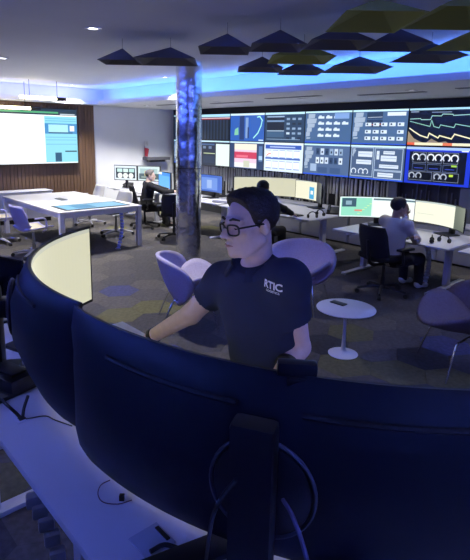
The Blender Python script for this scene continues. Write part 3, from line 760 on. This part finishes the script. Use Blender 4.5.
ab_mon('curved monitor with a cream screen behind the standing man\'s head', -6.72, 7.22, .64, .71, .84, 1.215, 1.5, .44, 'ops_cream', base='plate')
ab_mon('curved monitor with a blue block at the right of the woman in black', -5.68, 7.36, -.38, .71, .84, 1.20, .95, .52, 'ops_side', base='plate')
ab_mon('curved monitor with a blue page just right of the column', -7.90, 6.72, .1, .71, .84, 1.20, 1.2, .40, 'bluepage', base='plate')
def flat_monitor(label, a, b, rot, zdesk, zc, W, H, kind):
    P = rw(a, b); t = thing('flat_monitor', label, 'monitor', (P.x, P.y, zdesk), TH+rot, 'flat desk monitors')
    zc -= zdesk
    MB().box((0, .018, zc), (W, .036, H)).build('casing', M_black, t, .004)
    g = screen_graphics(kind, W-.03, H-.03); g.v = [(x, -.001-z_, zc+y) for x, y, z_ in g.v]; g.build('screen', None, t, angle=180)
    MB().box((0, .06, zc/2), (.05, .04, zc)).build('stand_neck', M_black, t, .004); MB().box((0, .03, .006), (.24, .18, .012)).build('stand_base', M_black, t, .003)
flat_monitor('small monitor with camera pictures on the far left desk', -10.48, 6.30, .57, .71, 1.08, .60, .36, 'cams')
flat_monitor('small monitor with a warehouse picture on the far left desk', -9.98, 6.63, .57, .71, 1.08, .58, .36, 'warehouse')
flat_monitor('monitor with a bright blue screen in front of the man in black', -9.34, 6.62, -.2, .71, .97, .66, .39, 'blue')
# desk phone, keyboards and small things
def phone(label, a, b, z, rz):
    t = thing('desk_phone', label, 'phone', rw(a, b, z), rz, 'desk phones')
    MB().add([(-.1, -.1, 0), (.1, -.1, 0), (.1, .1, 0), (-.1, .1, 0), (-.1, -.1, .025), (.1, -.1, .025), (.1, .1, .11), (-.1, .1, .11)], [(3, 2, 1, 0), (4, 5, 6, 7), (0, 1, 5, 4), (1, 2, 6, 5), (2, 3, 7, 6), (3, 0, 4, 7)]).build('body', M_black, t, .006)
    MB().tube([(-.07, -.09, .06), (-.07, 0, .095), (-.07, .09, .13)], [.024, .016, .024], 10).build('handset', M_black, t)
phone('black desk phone on the far left desk', *toab(pz(128, 187, .71)), .71, TH+.4)
phone('black desk phone on the desk right of the woman in black', -5.05, 7.1, .71, TH+.5)
def keyboard(label, a, b, z, rz, m):
    t = thing('keyboard', label, 'keyboard', rw(a, b, z), rz, 'desk keyboards')
    MB().box((0, 0, .008), (.43, .13, .016)).build('tray', m, t, .003)
    for r_ in range(4): MB().box((0, -.045+r_*.03, .019), (.41, .024, .006)).build('key_row', m, t, .001)
keyboard('dark keyboard in front of the beige sweater man', -3.45, 6.35, D1Z, TH, M_black)
keyboard('pale keyboard on the desk right of the column', -7.85, 6.42, .71, TH+.1, M_white)
keyboard('black keyboard of the woman in black', -5.40, 6.42, .71, TH, M_black)
for i, (a, b, rz) in enumerate(((-7.25, 6.5, .3), (-8.5, 6.42, -.2), (-7.4, 6.85, .1))):
    t = thing('paper_stack', ('stack of papers nearest the aisle on the desk by the column', 'stack of papers behind the column on the white desk', 'stack of papers under the blue page monitor')[i], 'papers', rw(a, b, .71), TH+rz, 'paper stacks')
    for k in range(4): MB().box((0.004*k, -.003*k, .006+k*.012), (.30, .21, .011), RZ(.06*k)).build('sheet', M_white, t)
for i, (a, b) in enumerate(((-5.05, 6.75), (-4.98, 6.45), (-2.95, 6.38), (-2.85, 6.52))):
    t = thing('headset', ('black headset lying right of the woman in black, inner one', 'black headset lying right of the woman in black, outer one', 'black headset beside the beige sweater man\'s hand', 'black headset under the plain page monitor')[i], 'headset', rw(a, b, .71 if i < 2 else D1Z), TH+i, 'desk headsets')
    MB().tube([(.075*math.cos(x), 0, .025+.075*math.sin(x)) for x in np.linspace(0, math.pi, 13)], .008, 6).build('band', M_black, t)
    for s_ in (-1, 1): MB().tube([(s_*.06, 0, .03), (s_*.085, 0, .03)], .03, 12).build('ear_cup', M_black, t)
cable_chain('cable_chain', 'pale jointed cable chain under the beige sweater man\'s desk', rw(-3.08, 6.50, .62), rw(-3.1, 6.6, 0), mat('pale_chain', (.5, .5, .55), .4), n=14)
# wall shelf with a small figure on the white wall
t = thing('wall_shelf', 'short dark shelf on the white wall above the blue screen', 'shelf', rw(-11.58, 7.95, 1.30), TH+math.pi/2)
MB().box((0, 0, .04), (.75, .24, .08)).build('board', mat('shelf_grey', (.10, .10, .12), .5), t, .004)
MB().box((0, .02, -.02), (.5, .16, .05)).build('bracket', M_black, t)
t = thing('pennant', 'small red and white pennant hanging on the white wall', 'pennant', rw(-11.66, 7.62, 1.385), TH+math.pi/2)
MB().tube([(0, 0, 0), (0, 0, .42)], .008, 8).build('staff', M_greymetal, t)
MB().grid(lambda u, v: Vector((-.02+.16*u*(1-.3*v), -.02+.02*math.sin(u*7), .26-.22*v-.05*u)), 10, 8).build('cloth', mat('red_cloth', (.45, .04, .06), .8), t); solid(t.children[-1].data, .004)
MB().grid(lambda u, v: Vector((-.02+.12*u, -.03+.02*math.sin(u*5), .42-.13*v)), 6, 4).build('white_cloth', mat('white_cloth', (.8, .8, .8), .8), t); solid(t.children[-1].data, .004)

# ================================================================== LOUNGE
M_up = mat('lilac_upholstery', (.42, .38, .55), .85, nscale=60, namt=.08, bump=.15, bscale=300)
M_up2 = mat('aubergine_upholstery', (.155, .120, .150), .9, nscale=60, namt=.12, bump=.2, bscale=300)
def faceyaw(dx, dy): return math.atan2(dy, dx)-math.pi/2
peel_chair('lilac lounge chair in front of the column, left of the standing man', (-.33, 5.12, 0), faceyaw(1, .15), M_up)
peel_chair('lilac lounge chair behind the standing man\'s shoulder', (.92, 5.72, 0), faceyaw(-.45, -.85), M_up)
peel_chair('dark purple lounge chair at the right edge of the photo', (2.16, 4.14, 0), faceyaw(-1, -.02), M_up2)
ct = pz(342, 355, 0)
t = thing('side_table', 'round white pedestal table between the lounge chairs', 'side table', (ct.x+.015, ct.y+.03, 0))
MB().lathe([(.0, 0), (.135, 0), (.138, .006), (.10, .016), (.035, .03), (.02, .06), (.014, .2), (.014, .38), (.03, .43), (.03, .437)], n=40).build('pedestal', M_white, t, angle=60)
MB().lathe([(.0, .437), (.24, .437), (.268, .446), (.27, .452), (.266, .456), (0, .456)], n=48).build('tabletop', M_white, t, angle=60)
o = MB().box((0, 0, .005), (.075, .15, .010)).build('smartphone', None or M_black, bevel=.004); pp = pz(338.5, 303.5, .456); o.location = (pp.x, pp.y, .456); o.rotation_euler.z = .75
tag(o, 'black smartphone lying on the round white side table', 'phone')

# ================================================================== PEOPLE (smooth implicit surfaces, meshed with surface nets)
def V3(p): return np.array([p[0], p[1], p[2]], np.float32)
class Sdf:
    def __init__(s): s.ops = []
    def ell(s, c, r, R=None, k=.02, op='u', cut=None):
        c = V3(c); r = np.array(r, np.float32); R = np.eye(3, dtype=np.float32) if R is None else np.array(R, np.float32)
        def f(p):
            q = (p-c) @ R; k0 = np.linalg.norm(q/r, axis=-1); k1 = np.linalg.norm(q/(r*r), axis=-1)+1e-6
            d = k0*(k0-1)/k1
            if cut is not None: d = np.maximum(d, cut(p))
            return d
        m = float(max(r)); s.ops.append((op, f, c-m, c+m, k)); return s
    def cone(s, a, b, r1, r2, k=.02, op='u', cut=None, flat=None):
        a, b = V3(a), V3(b); ba = b-a; L2 = float(ba @ ba)+1e-9
        def f(p):
            t = np.clip(((p-a) @ ba)/L2, 0, 1); d = np.linalg.norm(p-a-t[..., None]*ba, axis=-1)-(r1+(r2-r1)*t)
            if flat is not None: d = np.maximum(d, (p-V3(flat[0])) @ V3(flat[1]))
            if cut is not None: d = np.maximum(d, cut(p))
            return d
        m = max(r1, r2); s.ops.append((op, f, np.minimum(a, b)-m, np.maximum(a, b)+m, k)); return s
    def mesh(s, name, vox, mats, clip=None):
        lo = np.min([o[2] for o in s.ops if o[0] == 'u'], 0)-.03; hi = np.max([o[3] for o in s.ops if o[0] == 'u'], 0)+.03
        n = np.ceil((hi-lo)/vox).astype(int)+2
        F = np.full(n, .3, np.float32); ax = [lo[i]+vox*np.arange(n[i]) for i in range(3)]
        for op, f, a, b, k in s.ops:
            mg = k+2*vox+.015
            i0 = np.clip(np.floor((a-mg-lo)/vox).astype(int), 0, n); i1 = np.clip(np.ceil((b+mg-lo)/vox).astype(int)+1, 0, n)
            if (i1 <= i0).any(): continue
            g = np.stack(np.meshgrid(*[ax[i][i0[i]:i1[i]] for i in range(3)], indexing='ij'), -1).astype(np.float32)
            d = f(g).astype(np.float32); sl = tuple(slice(i0[i], i1[i]) for i in range(3)); S = F[sl]
            if op == 'u':
                h = np.clip(.5+.5*(S-d)/k, 0, 1); F[sl] = S*(1-h)+d*h-k*h*(1-h)
            else:
                h = np.clip(.5-.5*(S+d)/k, 0, 1); F[sl] = S*(1-h)-d*h+k*h*(1-h)
        if clip is not None:
            g = np.stack(np.meshgrid(*ax, indexing='ij'), -1).astype(np.float32); F = np.maximum(F, clip(g))
        N = F < 0
        cs = [F[dx:n[0]-1+dx, dy:n[1]-1+dy, dz_:n[2]-1+dz_] for dx in (0, 1) for dy in (0, 1) for dz_ in (0, 1)]
        cnt = sum((c < 0).astype(np.int8) for c in cs); mix = (cnt > 0) & (cnt < 8)
        I = np.argwhere(mix); vals = np.stack([c[mix] for c in cs], -1)
        off = np.array([(dx, dy, dz_) for dx in (0, 1) for dy in (0, 1) for dz_ in (0, 1)], np.float32)
        acc = np.zeros((len(I), 3), np.float32); ct_ = np.zeros(len(I), np.float32)
        for e0 in range(8):
            for bit in (4, 2, 1):
                if e0 & bit: continue
                e1 = e0 | bit; v0, v1 = vals[:, e0], vals[:, e1]; cr_ = (v0 < 0) != (v1 < 0)
                t = np.where(cr_, v0/np.where(cr_, v0-v1, 1), 0)[:, None]
                acc += np.where(cr_[:, None], off[e0]+(off[e1]-off[e0])*t, 0); ct_ += cr_
        Vt = lo+vox*(I+acc/ct_[:, None])
        idx = np.full(mix.shape, -1, np.int64); idx[mix] = np.arange(len(I))
        faces = []
        for axn in range(3):
            A = N.take(range(0, n[axn]-1), axn); B = N.take(range(1, n[axn]), axn); E_ = np.argwhere(A != B)
            o1, o2 = [(1, 2), (2, 0), (0, 1)][axn]
            E_ = E_[(E_[:, o1] > 0) & (E_[:, o2] > 0) & (E_[:, o1] < n[o1]-1) & (E_[:, o2] < n[o2]-1)]
            sg = A[tuple(E_.T)]
            d1 = np.zeros(3, int); d1[o1] = 1; d2 = np.zeros(3, int); d2[o2] = 1
            q = np.stack([idx[tuple((E_-d1-d2).T)], idx[tuple((E_-d2).T)], idx[tuple(E_.T)], idx[tuple((E_-d1).T)]], -1)
            q[~sg] = q[~sg][:, ::-1]; faces.append(q)
        fc = np.concatenate(faces); fc = fc[(fc >= 0).all(1)]
        me = bpy.data.meshes.new(name); me.from_pydata(Vt.tolist(), [], fc.tolist())
        for m_ in mats: me.materials.append(m_)
        me.polygons.foreach_set('use_smooth', [True]*len(me.polygons)); return me

def ik(s, w_, l1, l2, pole):
    d = w_-s; L = min(d.length, (l1+l2)*.999); x = d.normalized(); a = (l1*l1-l2*l2+L*L)/(2*L); h = math.sqrt(max(0, l1*l1-a*a))
    p = (pole-x*pole.dot(x)).normalized(); return s+x*a+p*h
def hand(S, w_, d, nrm, side, curl=.5, inf=0):
    """palm and five fingers; d along the hand, nrm out of the back of the hand, side towards the thumb"""
    d = d.normalized(); side = (side-d*side.dot(d)).normalized(); nrm = d.cross(side).normalized()*(1 if d.cross(side).dot(nrm) > 0 else -1)
    for k, q in enumerate((-.030, -.010, .010, .030)):
        S.cone(w_+side*q*.6, w_+d*.085+side*q, .016, .013, .012)
    for k, (q, L) in enumerate(((.030, .075), (.010, .083), (.0-.010, .078), (-.030, .060))):
        a = w_+d*.085+side*q; d1 = (d*math.cos(curl*.6)-nrm*math.sin(curl*.6)); b = a+d1*L*.5; d2 = (d*math.cos(curl*1.6)-nrm*math.sin(curl*1.6)); c = b+d2*L*.5
        S.cone(a, b, .0095, .0085, .004); S.cone(b, c, .0085, .0070, .004)
    a = w_+d*.025+side*.028; b = a+(d*.6+side*.8-nrm*.25).normalized()*.042; c = b+(d*.95+side*.2-nrm*.3).normalized()*.034
    S.cone(a, b, .014, .0105, .008); S.cone(b, c, .0105, .008, .004)
def head_prims(S, c, R, k=.012):
    def w_(x, y, z): return Vector(c)+R @ Vector((x, y, z))
    Rn = np.array(R)
    S.ell(w_(0, -.018, .034), (.074, .096, .084), Rn, .02); S.ell(w_(0, .028, -.035), (.057, .062, .080), Rn, .03)
    S.ell(w_(0, .054, -.078), (.038, .036, .030), Rn, .025); S.ell(w_(0, .083, -.094), (.019, .016, .015), Rn, .018); S.ell(w_(0, .074, -.060), (.026, .022, .026), Rn, .02)
    for s_ in (-1, 1):
        S.ell(w_(s_*.044, .050, -.020), (.020, .022, .018), Rn, .02); S.cone(w_(s_*.052, -.005, -.055), w_(s_*.030, .055, -.092), .018, .016, .02)
        S.ell(w_(s_*.033, .088, .006), (.017, .014, .011), Rn, .010, 's'); S.ell(w_(s_*.033, .071, .004), (.016, .014, .013), Rn, .004)
        S.cone(w_(s_*.012, .086, .026), w_(s_*.050, .070, .026), .010, .008, .012)
        S.ell(w_(s_*.077, -.010, -.006), (.008, .019, .031), Rn @ np.array(Matrix.Rotation(s_*.35, 3, 'Z')), .006)
        S.ell(w_(s_*.013, .098, -.031), (.009, .011, .008), Rn, .008)
    S.cone(w_(0, .082, .018), w_(0, .116, -.020), .008, .0115, .009); S.ell(w_(0, .117, -.025), (.0115, .0115, .0095), Rn, .007)
    S.ell(w_(0, .094, -.055), (.021, .011, .006), Rn, .006); S.ell(w_(0, .092, -.068), (.018, .011, .007), Rn, .006); S.ell(w_(0, .108, -.0615), (.024, .008, .0025), Rn, .004, 's')
def hair_mesh(c, R, vox, m, style='short'):
    c_ = V3(c); Rn = np.array(R, np.float32)
    def cut(p):
        q = (p-c_) @ Rn; y, z = q[..., 1], q[..., 2]
        line = np.interp(y, [-.13, -.06, -.032, -.016, .008, .030, .042, .060, .085], [-.085, -.075, -.02, .012, -.012, .016, .066, .100, .115])
        return line-z
    S = Sdf(); Ri = Rn
    if style == 'full':
        S.ell(c+R @ Vector((0, -.022, .040)), (.092, .112, .098), Ri, .01, cut=cut)
    else: S.ell(c+R @ Vector((0, -.020, .039)), (.0815, .1035, .0885), Ri, .01, cut=cut); S.ell(c+R @ Vector((0, .030, .088)), (.060, .058, .036), Ri, .03, cut=cut)
    me = S.mesh('hair', vox, m); q = np.empty(len(me.vertices)*3); me.vertices.foreach_get('co', q); q = q.reshape(-1, 3); d = q-np.array(c); d /= np.linalg.norm(d, axis=1)[:, None]
    n_ = np.sin(q[:, 0]*310+2*np.sin(q[:, 2]*150))*np.sin(q[:, 1]*280+1.5*np.sin(q[:, 0]*170))+.6*np.sin(q[:, 2]*420+q[:, 0]*200)
    me.vertices.foreach_set('co', (q+d*(n_*.0016)[:, None]).ravel()); me.update(); return me

def person(label, J, top, trous, shoe, skin, hairm, vox, short=False, hair_style='short', cat='person', hands=True, collar=None, group=None):
    base = Vector((J['pelvis'].x, J['pelvis'].y, 0)); t = thing('person', label, cat, base)
    f, l, u = J['f'], J['l'], Vector((0, 0, 1))
    ns = J['neck']; up = (ns-J['pelvis']).normalized(); fwd = (f-up*f.dot(up)).normalized(); lt = up.cross(fwd)*-1
    if lt.dot(l) < 0: lt = -lt
    RT = np.array([[lt.x, fwd.x, up.x], [lt.y, fwd.y, up.y], [lt.z, fwd.z, up.z]], np.float32)
    pel = J['pelvis']; chest = pel.lerp(ns, .68); waist = pel.lerp(ns, .34)
    def torso(S, e):
        S.ell(pel, (.165+e, .118+e, .13+e), RT, .05); S.ell(waist, (.156+e, .116+e, .19+e), RT, .06); S.ell(chest+fwd*.01, (.165+e, .118+e, .17+e), RT, .06)
        S.cone(J['shL'], J['shR'], .058+e, .058+e, .06); S.cone(chest, ns, .09+e, .055+e*.5, .06)
        for q in 'LR': S.cone(ns-up*.035, J['sh'+q], .046+e, .050+e, .04)
    def legs(S, e):
        for q in 'LR':
            S.cone(J['hip'+q], J['kn'+q], .085+e, .062+e, .04); S.cone(J['kn'+q], J['an'+q], .060+e, .042+e, .02)
    def arm(S, q, e, r=(.052, .043, .030)):
        S.cone(J['sh'+q], J['el'+q], r[0]+e, r[1]+e, .03); S.cone(J['el'+q], J['wr'+q], r[1]+e, r[2]+e, .015)
    B = Sdf(); torso(B, -.012); legs(B, -.01)
    for q in 'LR':
        arm(B, q, 0); foot = J['an'+q]
        B.cone(foot, J['toe'+q], .036, .028, .02)
        if hands: hand(B, J['wr'+q], J['hd'+q], J['hn'+q], J['hs'+q], J.get('curl', .5))
    RH = J['RH']; hc = J['head']
    B.cone(ns-up*.05-fwd*.012, hc+RH @ Vector((0, -.034, -.055)), .056, .047, .014)
    head_prims(B, hc, RH)
    inv = Matrix.Translation(-base)
    def put(me, name, parent=t):
        me.transform(inv); o_ = link(name, me, parent); return o_
    put(B.mesh('body', vox, [skin]), 'body')
    # top
    S = Sdf(); torso(S, .012)
    hem = pel-up*.10
    for q in 'LR':
        if short:
            e_ = J['sh'+q].lerp(J['el'+q], .52); dd = (J['el'+q]-J['sh'+q]).normalized()
            S.cone(J['sh'+q], J['el'+q], .066, .068, .045, flat=(e_, dd))
        else:
            arm(S, q, .016, (.054, .048, .034)) if False else None
            S.cone(J['sh'+q], J['el'+q], .068, .058, .04); S.cone(J['el'+q], J['wr'+q], .056, .043, .02, flat=(J['wr'+q], (J['wr'+q]-J['el'+q]).normalized()))
    ncut = V3(ns+up*.012); nup = V3((up*.93+fwd*.37).normalized()) if short else V3(up); hz_ = V3(hem); hup = V3(-up)
    pel_ = V3(pel)
    shirt = put(S.mesh('top', vox, [top], clip=lambda g: np.maximum(np.where(np.linalg.norm((g-ncut)[..., :2], axis=-1) < .105, (g-ncut) @ nup-.012, -1), np.where(np.linalg.norm((g-pel_)[..., :2], axis=-1) < .30, (g-hz_) @ hup, -1))), 'polo_shirt' if short else 'sweater')
    # trousers
    S = Sdf(); S.ell(pel, (.170, .124, .12), RT, .05); legs(S, .014)
    cutz = [(V3(J['an'+q]), V3((J['an'+q]-J['kn'+q]).normalized())) for q in 'LR']
    put(S.mesh('trousers', vox*1.3, [trous]), 'trousers')
    for q in 'LR':
        S = Sdf(); a, b = J['an'+q], J['toe'+q]; z0 = min(a.z, b.z)
        S.cone(a-(b-a).normalized()*.03-Vector((0, 0, .03)), b, .042, .036, .02); S.cone(a, a-Vector((0, 0, .03)), .05, .046, .02)
        put(S.mesh('shoe', vox*1.2, [shoe]), 'shoe')
    put(hair_mesh(hc, RH, min(vox, .008), [hairm], hair_style), 'hair')
    return t, shirt, inv

def head_rot(fdir, pitch, roll=0):
    f = Vector((fdir[0], fdir[1], 0)).normalized(); l = Vector((-f.y, f.x, 0)); u = Vector((0, 0, 1))
    # local x = left, y = forward, z = up
    f2 = f*math.cos(pitch)-u*math.sin(pitch); u2 = u*math.cos(pitch)+f*math.sin(pitch)
    l2 = l*math.cos(roll)+u2*math.sin(roll); u3 = u2*math.cos(roll)-l*math.sin(roll)
    # keep a right handed frame: x = right is used so that x cross y = z
    r2 = -l2
    return Matrix(((r2.x, f2.x, u3.x), (r2.y, f2.y, u3.y), (r2.z, f2.z, u3.z)))

M_skin = mat('skin', (.66, .48, .41), .5, nscale=40, namt=.06, spec=.35); M_skin2 = mat('skin_tan', (.42, .26, .19), .5)
M_polo = mat('navy_polo', (.011, .018, .055), .85, bump=.35, bscale=14)
M_hair = mat('dark_brown_hair', (.022, .016, .013), .6, bump=.6, bscale=120); M_hairb = mat('black_hair', (.008, .008, .009), .55, bump=.5, bscale=120); M_hairg = mat('grey_hair', (.16, .14, .13), .7, bump=.5, bscale=120)
M_jeans = mat('dark_jeans', (.018, .02, .035), .8); M_blackcloth = mat('black_cloth', (.010, .010, .013), .85, bump=.3, bscale=20); M_beige = mat('beige_knit', (.62, .56, .49), .9, bump=.4, bscale=30)
M_shoe = mat('dark_shoe', (.015, .015, .018), .5); M_shoew = mat('white_shoe', (.7, .7, .72), .6)

# ---- standing man
J = {}
J['f'] = -E2; J['l'] = E1.copy()
J['shL'] = py(288, 281, 1.69); J['shR'] = py(224, 281, 1.95)
Smid = (J['shL']+J['shR'])/2
J['neck'] = Smid+Vector((0, 0, .072))+E2*.005
J['pelvis'] = Smid+Vector((0, 0, -.50))+E2*.10+E1*.02
J['elL'] = py(299, 347, 1.78); J['wrL'] = J['elL']+Vector((-.115, -.20, -.06)).normalized()*.255
J['wrR'] = py(151, 337, 2.17); J['elR'] = py(191, 314, 2.03)
J['hdL'] = Vector((-.6, -.75, -.1)); J['hnL'] = Vector((0, 0, 1)); J['hsL'] = Vector((-.7, .6, 0))
J['hdR'] = (J['wrR']-J['elR']).normalized()+Vector((0, -.15, .12)); J['hnR'] = Vector((0, 0, 1)); J['hsR'] = Vector((-.5, -.8, 0))
for q, s_ in (('L', 1), ('R', -1)):
    J['hip'+q] = J['pelvis']+E1*.09*s_-Vector((0, 0, .04)); g_ = J['pelvis']+E1*.13*s_
    J['kn'+q] = Vector((g_.x, g_.y, .52))-E2*.02; J['an'+q] = Vector((g_.x, g_.y, .085)); J['toe'+q] = J['an'+q]-E2*.17+E1*.04*s_+Vector((0, 0, -.048))
J['head'] = py(250, 223.5, 1.765)
HF = (-math.sin(math.radians(57)), -math.cos(math.radians(57)))
J['RH'] = head_rot(HF, math.radians(6), math.radians(2)); J['curl'] = .45
man, shirt, inv = person('standing man in navy polo shirt and glasses leaning over the desk', J, M_polo, M_jeans, M_shoe, M_skin, M_hair, .006, short=True)
RH = J['RH']; hc = J['head']; base = Vector((J['pelvis'].x, J['pelvis'].y, 0))
def hl(x, y, z): return hc-base+RH @ Vector((x, y, z))
# glasses, brows, eyes
g = MB()
for s_ in (-1, 1):
    pts = []
    for k in range(25):
        a = 2*math.pi*k/24; ca, sa = math.cos(a), math.sin(a)
        x = s_*.034+.025*abs(ca)**.7*(1 if ca > 0 else -1); z = -.002+.0185*abs(sa)**.7*(1 if sa > 0 else -1)
        pts.append(hl(x, .103-.35*max(0, abs(x)-.02), z))
    g.tube(pts, .0034, 6)
    g.tube([hl(s_*.058, .089, .006), hl(s_*.074, .055, .008), hl(s_*.079, .0, .008), hl(s_*.079, -.02, -.004)], .0034, 6)
g.tube([hl(-.010, .106, .004), hl(0, .110, .008), hl(.010, .106, .004)], .0026, 6)
MB().tube([hl(-.021, .094, -.0615), hl(-.010, .102, -.0605), hl(0, .1045, -.0615), hl(.010, .102, -.0605), hl(.021, .094, -.0615)], [.0015, .0042, .005, .0042, .0015], 8).build('lips', mat('lips', (.42, .22, .22), .5), man)
g.build('glasses', mat('glasses_frame', (.006, .006, .007), .3), man)
for s_ in (-1, 1):
    MB().tube([hl(s_*.014, .093, .030), hl(s_*.032, .092, .036), hl(s_*.052, .077, .030)], [.004, .005, .003], 6).build('eyebrow', M_hair, man)
    e = MB().tube([hl(s_*.022, .0835, .001), hl(s_*.033, .0865, .0), hl(s_*.044, .0815, .001)], [.001, .003, .001], 6).build('eye', mat('eye_dark', (.02, .015, .012), .2), man)
# polo collar and placket
ns = J['neck']; fw = -E2; up = Vector((0, 0, 1)); lf = E1
rings = []
ncol = 28
for k in range(ncol+1):
    a = math.radians(28+(360-56)*k/ncol)           # gap at the front
    d = fw*math.cos(a)*.078+lf*math.sin(a)*.076
    fr_ = max(0, math.cos(a)); c = ns+d+fw*.012-up*(.010+.030*fr_)
    ro = d.normalized()
    rings.append([c-base+ro*.000+up*.030, c-base+ro*.006+up*.032, c-base+ro*.030-up*.012, c-base+ro*.022-up*.012])
MB().ring_loft(rings).build('collar', M_polo, man, angle=60)
# chest lettering projected on the shirt
from mathutils.bvhtree import BVHTree
bvh = BVHTree.FromPolygons([v.co.copy() for v in shirt.data.vertices], [tuple(p.vertices) for p in shirt.data.polygons])
def text_mesh(body, size, bold):
    cu = bpy.data.curves.new('lettering', 'FONT'); cu.body = body; cu.size = size; cu.align_x = 'CENTER'; cu.offset = bold; cu.resolution_u = 3
    o_ = bpy.data.objects.new('lettering', cu); COL.objects.link(o_)
    dg = bpy.context.evaluated_depsgraph_get(); me = bpy.data.meshes.new_from_object(o_.evaluated_get(dg)); bpy.data.objects.remove(o_); return me
hit = bvh.ray_cast(CC-base, ray(272, 287))
if hit[0] is not None:
    n_ = Vector((hit[1].x, hit[1].y, 0)).normalized(); 
    if n_.dot(CC-base-hit[0]) < 0: n_ = -n_
    ex = Vector((0, 0, 1)).cross(n_).normalized(); ez = Vector((0, 0, 1))
    ex = (ex-ez*.06).normalized()
    for body, size, dzz, bold, nm in (('RTIC', .036, -.008, .0012, 'logo_lettering'), ('LOGISTICS', .0115, -.022, .0003, 'logo_subtitle')):
        me = text_mesh(body, size, bold)
        for v in me.vertices:
            p = hit[0]+ex*v.co.x*1.02+ez*(v.co.y+dzz)+n_*.1; h2 = bvh.ray_cast(p, -n_)
            v.co = (h2[0] if h2[0] is not None else p-n_*.1)+n_*.0018
        me.materials.append(mat('print_white', (.8, .8, .85), .7)); link(nm, me, man)
# watch straps
def strap(p, d, r, label, par):
    d = d.normalized(); x = d.orthogonal().normalized(); y = d.cross(x)
    o_ = MB().ring_loft([[p-base+d*zz+(x*math.cos(a)+y*math.sin(a))*rr for a in np.linspace(0, 2*math.pi, 25)[:-1]] for zz, rr in ((-.011, r), (-.010, r+.004), (.010, r+.004), (.011, r))]).build('wristband', M_black, par)
strap(J['wrR'].lerp(J['elR'], .06), J['wrR']-J['elR'], .033, '', man)
strap(J['wrL'].lerp(J['elL'], .55), J['wrL']-J['elL'], .041, '', man)

# ---- seated people
def seated(P, fdir, seat_z, lean, head_px=None, knee=.45, sw=.185):
    f = Vector((fdir[0], fdir[1], 0)).normalized(); l = Vector((-f.y, f.x, 0)); u = Vector((0, 0, 1)); J = {'f': f, 'l': l}
    J['pelvis'] = P+u*(seat_z+.10); J['neck'] = J['pelvis']+(u*math.cos(lean)+f*math.sin(lean))*.50
    c = J['neck']-u*.04
    for q, s_ in (('L', 1), ('R', -1)):
        J['sh'+q] = c+l*sw*s_; J['hip'+q] = J['pelvis']+l*.09*s_-u*.02
        J['kn'+q] = J['pelvis']+f*.42+l*.13*s_-u*.03; J['an'+q] = Vector((0, 0, .09))+Vector((1, 1, 0))*0+J['kn'+q]*1; J['an'+q].z = .09; J['an'+q] = J['an'+q]+f*.03
        J['toe'+q] = J['an'+q]+f*.15-u*.05
        J['hn'+q] = u; J['hs'+q] = l*-s_
    J['head'] = J['neck']+u*.16+f*.05; J['RH'] = head_rot((f.x, f.y), .15); return J
def setarm(J, q, w_, pole, l1=.29, l2=.25):
    d = w_-J['sh'+q]
    if d.length > (l1+l2)*.98: w_ = J['sh'+q]+d.normalized()*(l1+l2)*.98
    J['wr'+q] = w_; J['el'+q] = ik(J['sh'+q], w_, l1, l2, pole); J['hd'+q] = (w_-J['el'+q]).normalized()
# beige sweater man
fd = (E2*1.0+E1*.22).normalized()
P1 = rw(-3.28, 5.93)
task_chair('black mesh task chair of the beige sweater man', rw(-3.27, 5.78, 0), math.atan2(fd.y, fd.x)-math.pi/2+.05, h=.92)
J = seated(P1, fd, .36, .12)
setarm(J, 'R', py(417, 238, 6.15), E1+Vector((0, 0, -1))); setarm(J, 'L', J['head']+fd*.08-Vector((0, 0, .10))+E1*.03, Vector((0, 0, -1))-E1*.4)
J['hdL'] = Vector((0, 0, 1)); J['hnL'] = fd*1; J['hsL'] = E1*1
J['RH'] = head_rot((fd.x*.9+E1.x*.35, fd.y*.9+E1.y*.35), .12)
person('seated man in a beige sweater seen from behind at his desk', J, M_beige, M_blackcloth, M_shoew, M_skin2, M_hairb, .011, hair_style='full')
# woman in black
fd = E2.copy(); P2 = rw(-5.45, 5.68)
task_chair('black task chair hidden behind the standing man\'s head', rw(-5.45, 5.58, 0), TH, h=.88)
J = seated(P2, fd, .42, .10); setarm(J, 'R', rw(-5.20, 6.28, .74), E1); setarm(J, 'L', rw(-5.60, 6.28, .74), -E1)
person('dark haired woman in black seated behind the standing man', J, M_blackcloth, M_blackcloth, M_shoe, M_skin2, M_hairb, .012, hair_style='full')
# man in black at the left
fd = (E1*.35+E2*.95).normalized(); hd3 = py(150.5, 175.5, 10.8)
P3 = Vector((hd3.x, hd3.y, 0))-fd*.10
task_chair('black task chair of the man in black left of the column', P3-fd*.04, math.atan2(fd.y, fd.x)-math.pi/2, h=.92)
J = seated(P3, fd, hd3.z-.16-.50-.10, .10); J['head'] = hd3
setarm(J, 'R', P3+fd*.45+E1*.28+Vector((0, 0, .80)), E1-Vector((0, 0, 1))); setarm(J, 'L', P3+fd*.5+Vector((0, 0, .80)), -E1)
J['RH'] = head_rot((fd+E1*.5)[:2], .1)
person('grey haired man in black seated before the blue screen', J, M_blackcloth, M_blackcloth, M_shoe, M_skin, M_hairg, .012)
task_chair('empty black task chair between the man in black and the column', rw(-7.75, 5.72, 0), TH+.9, h=.90)
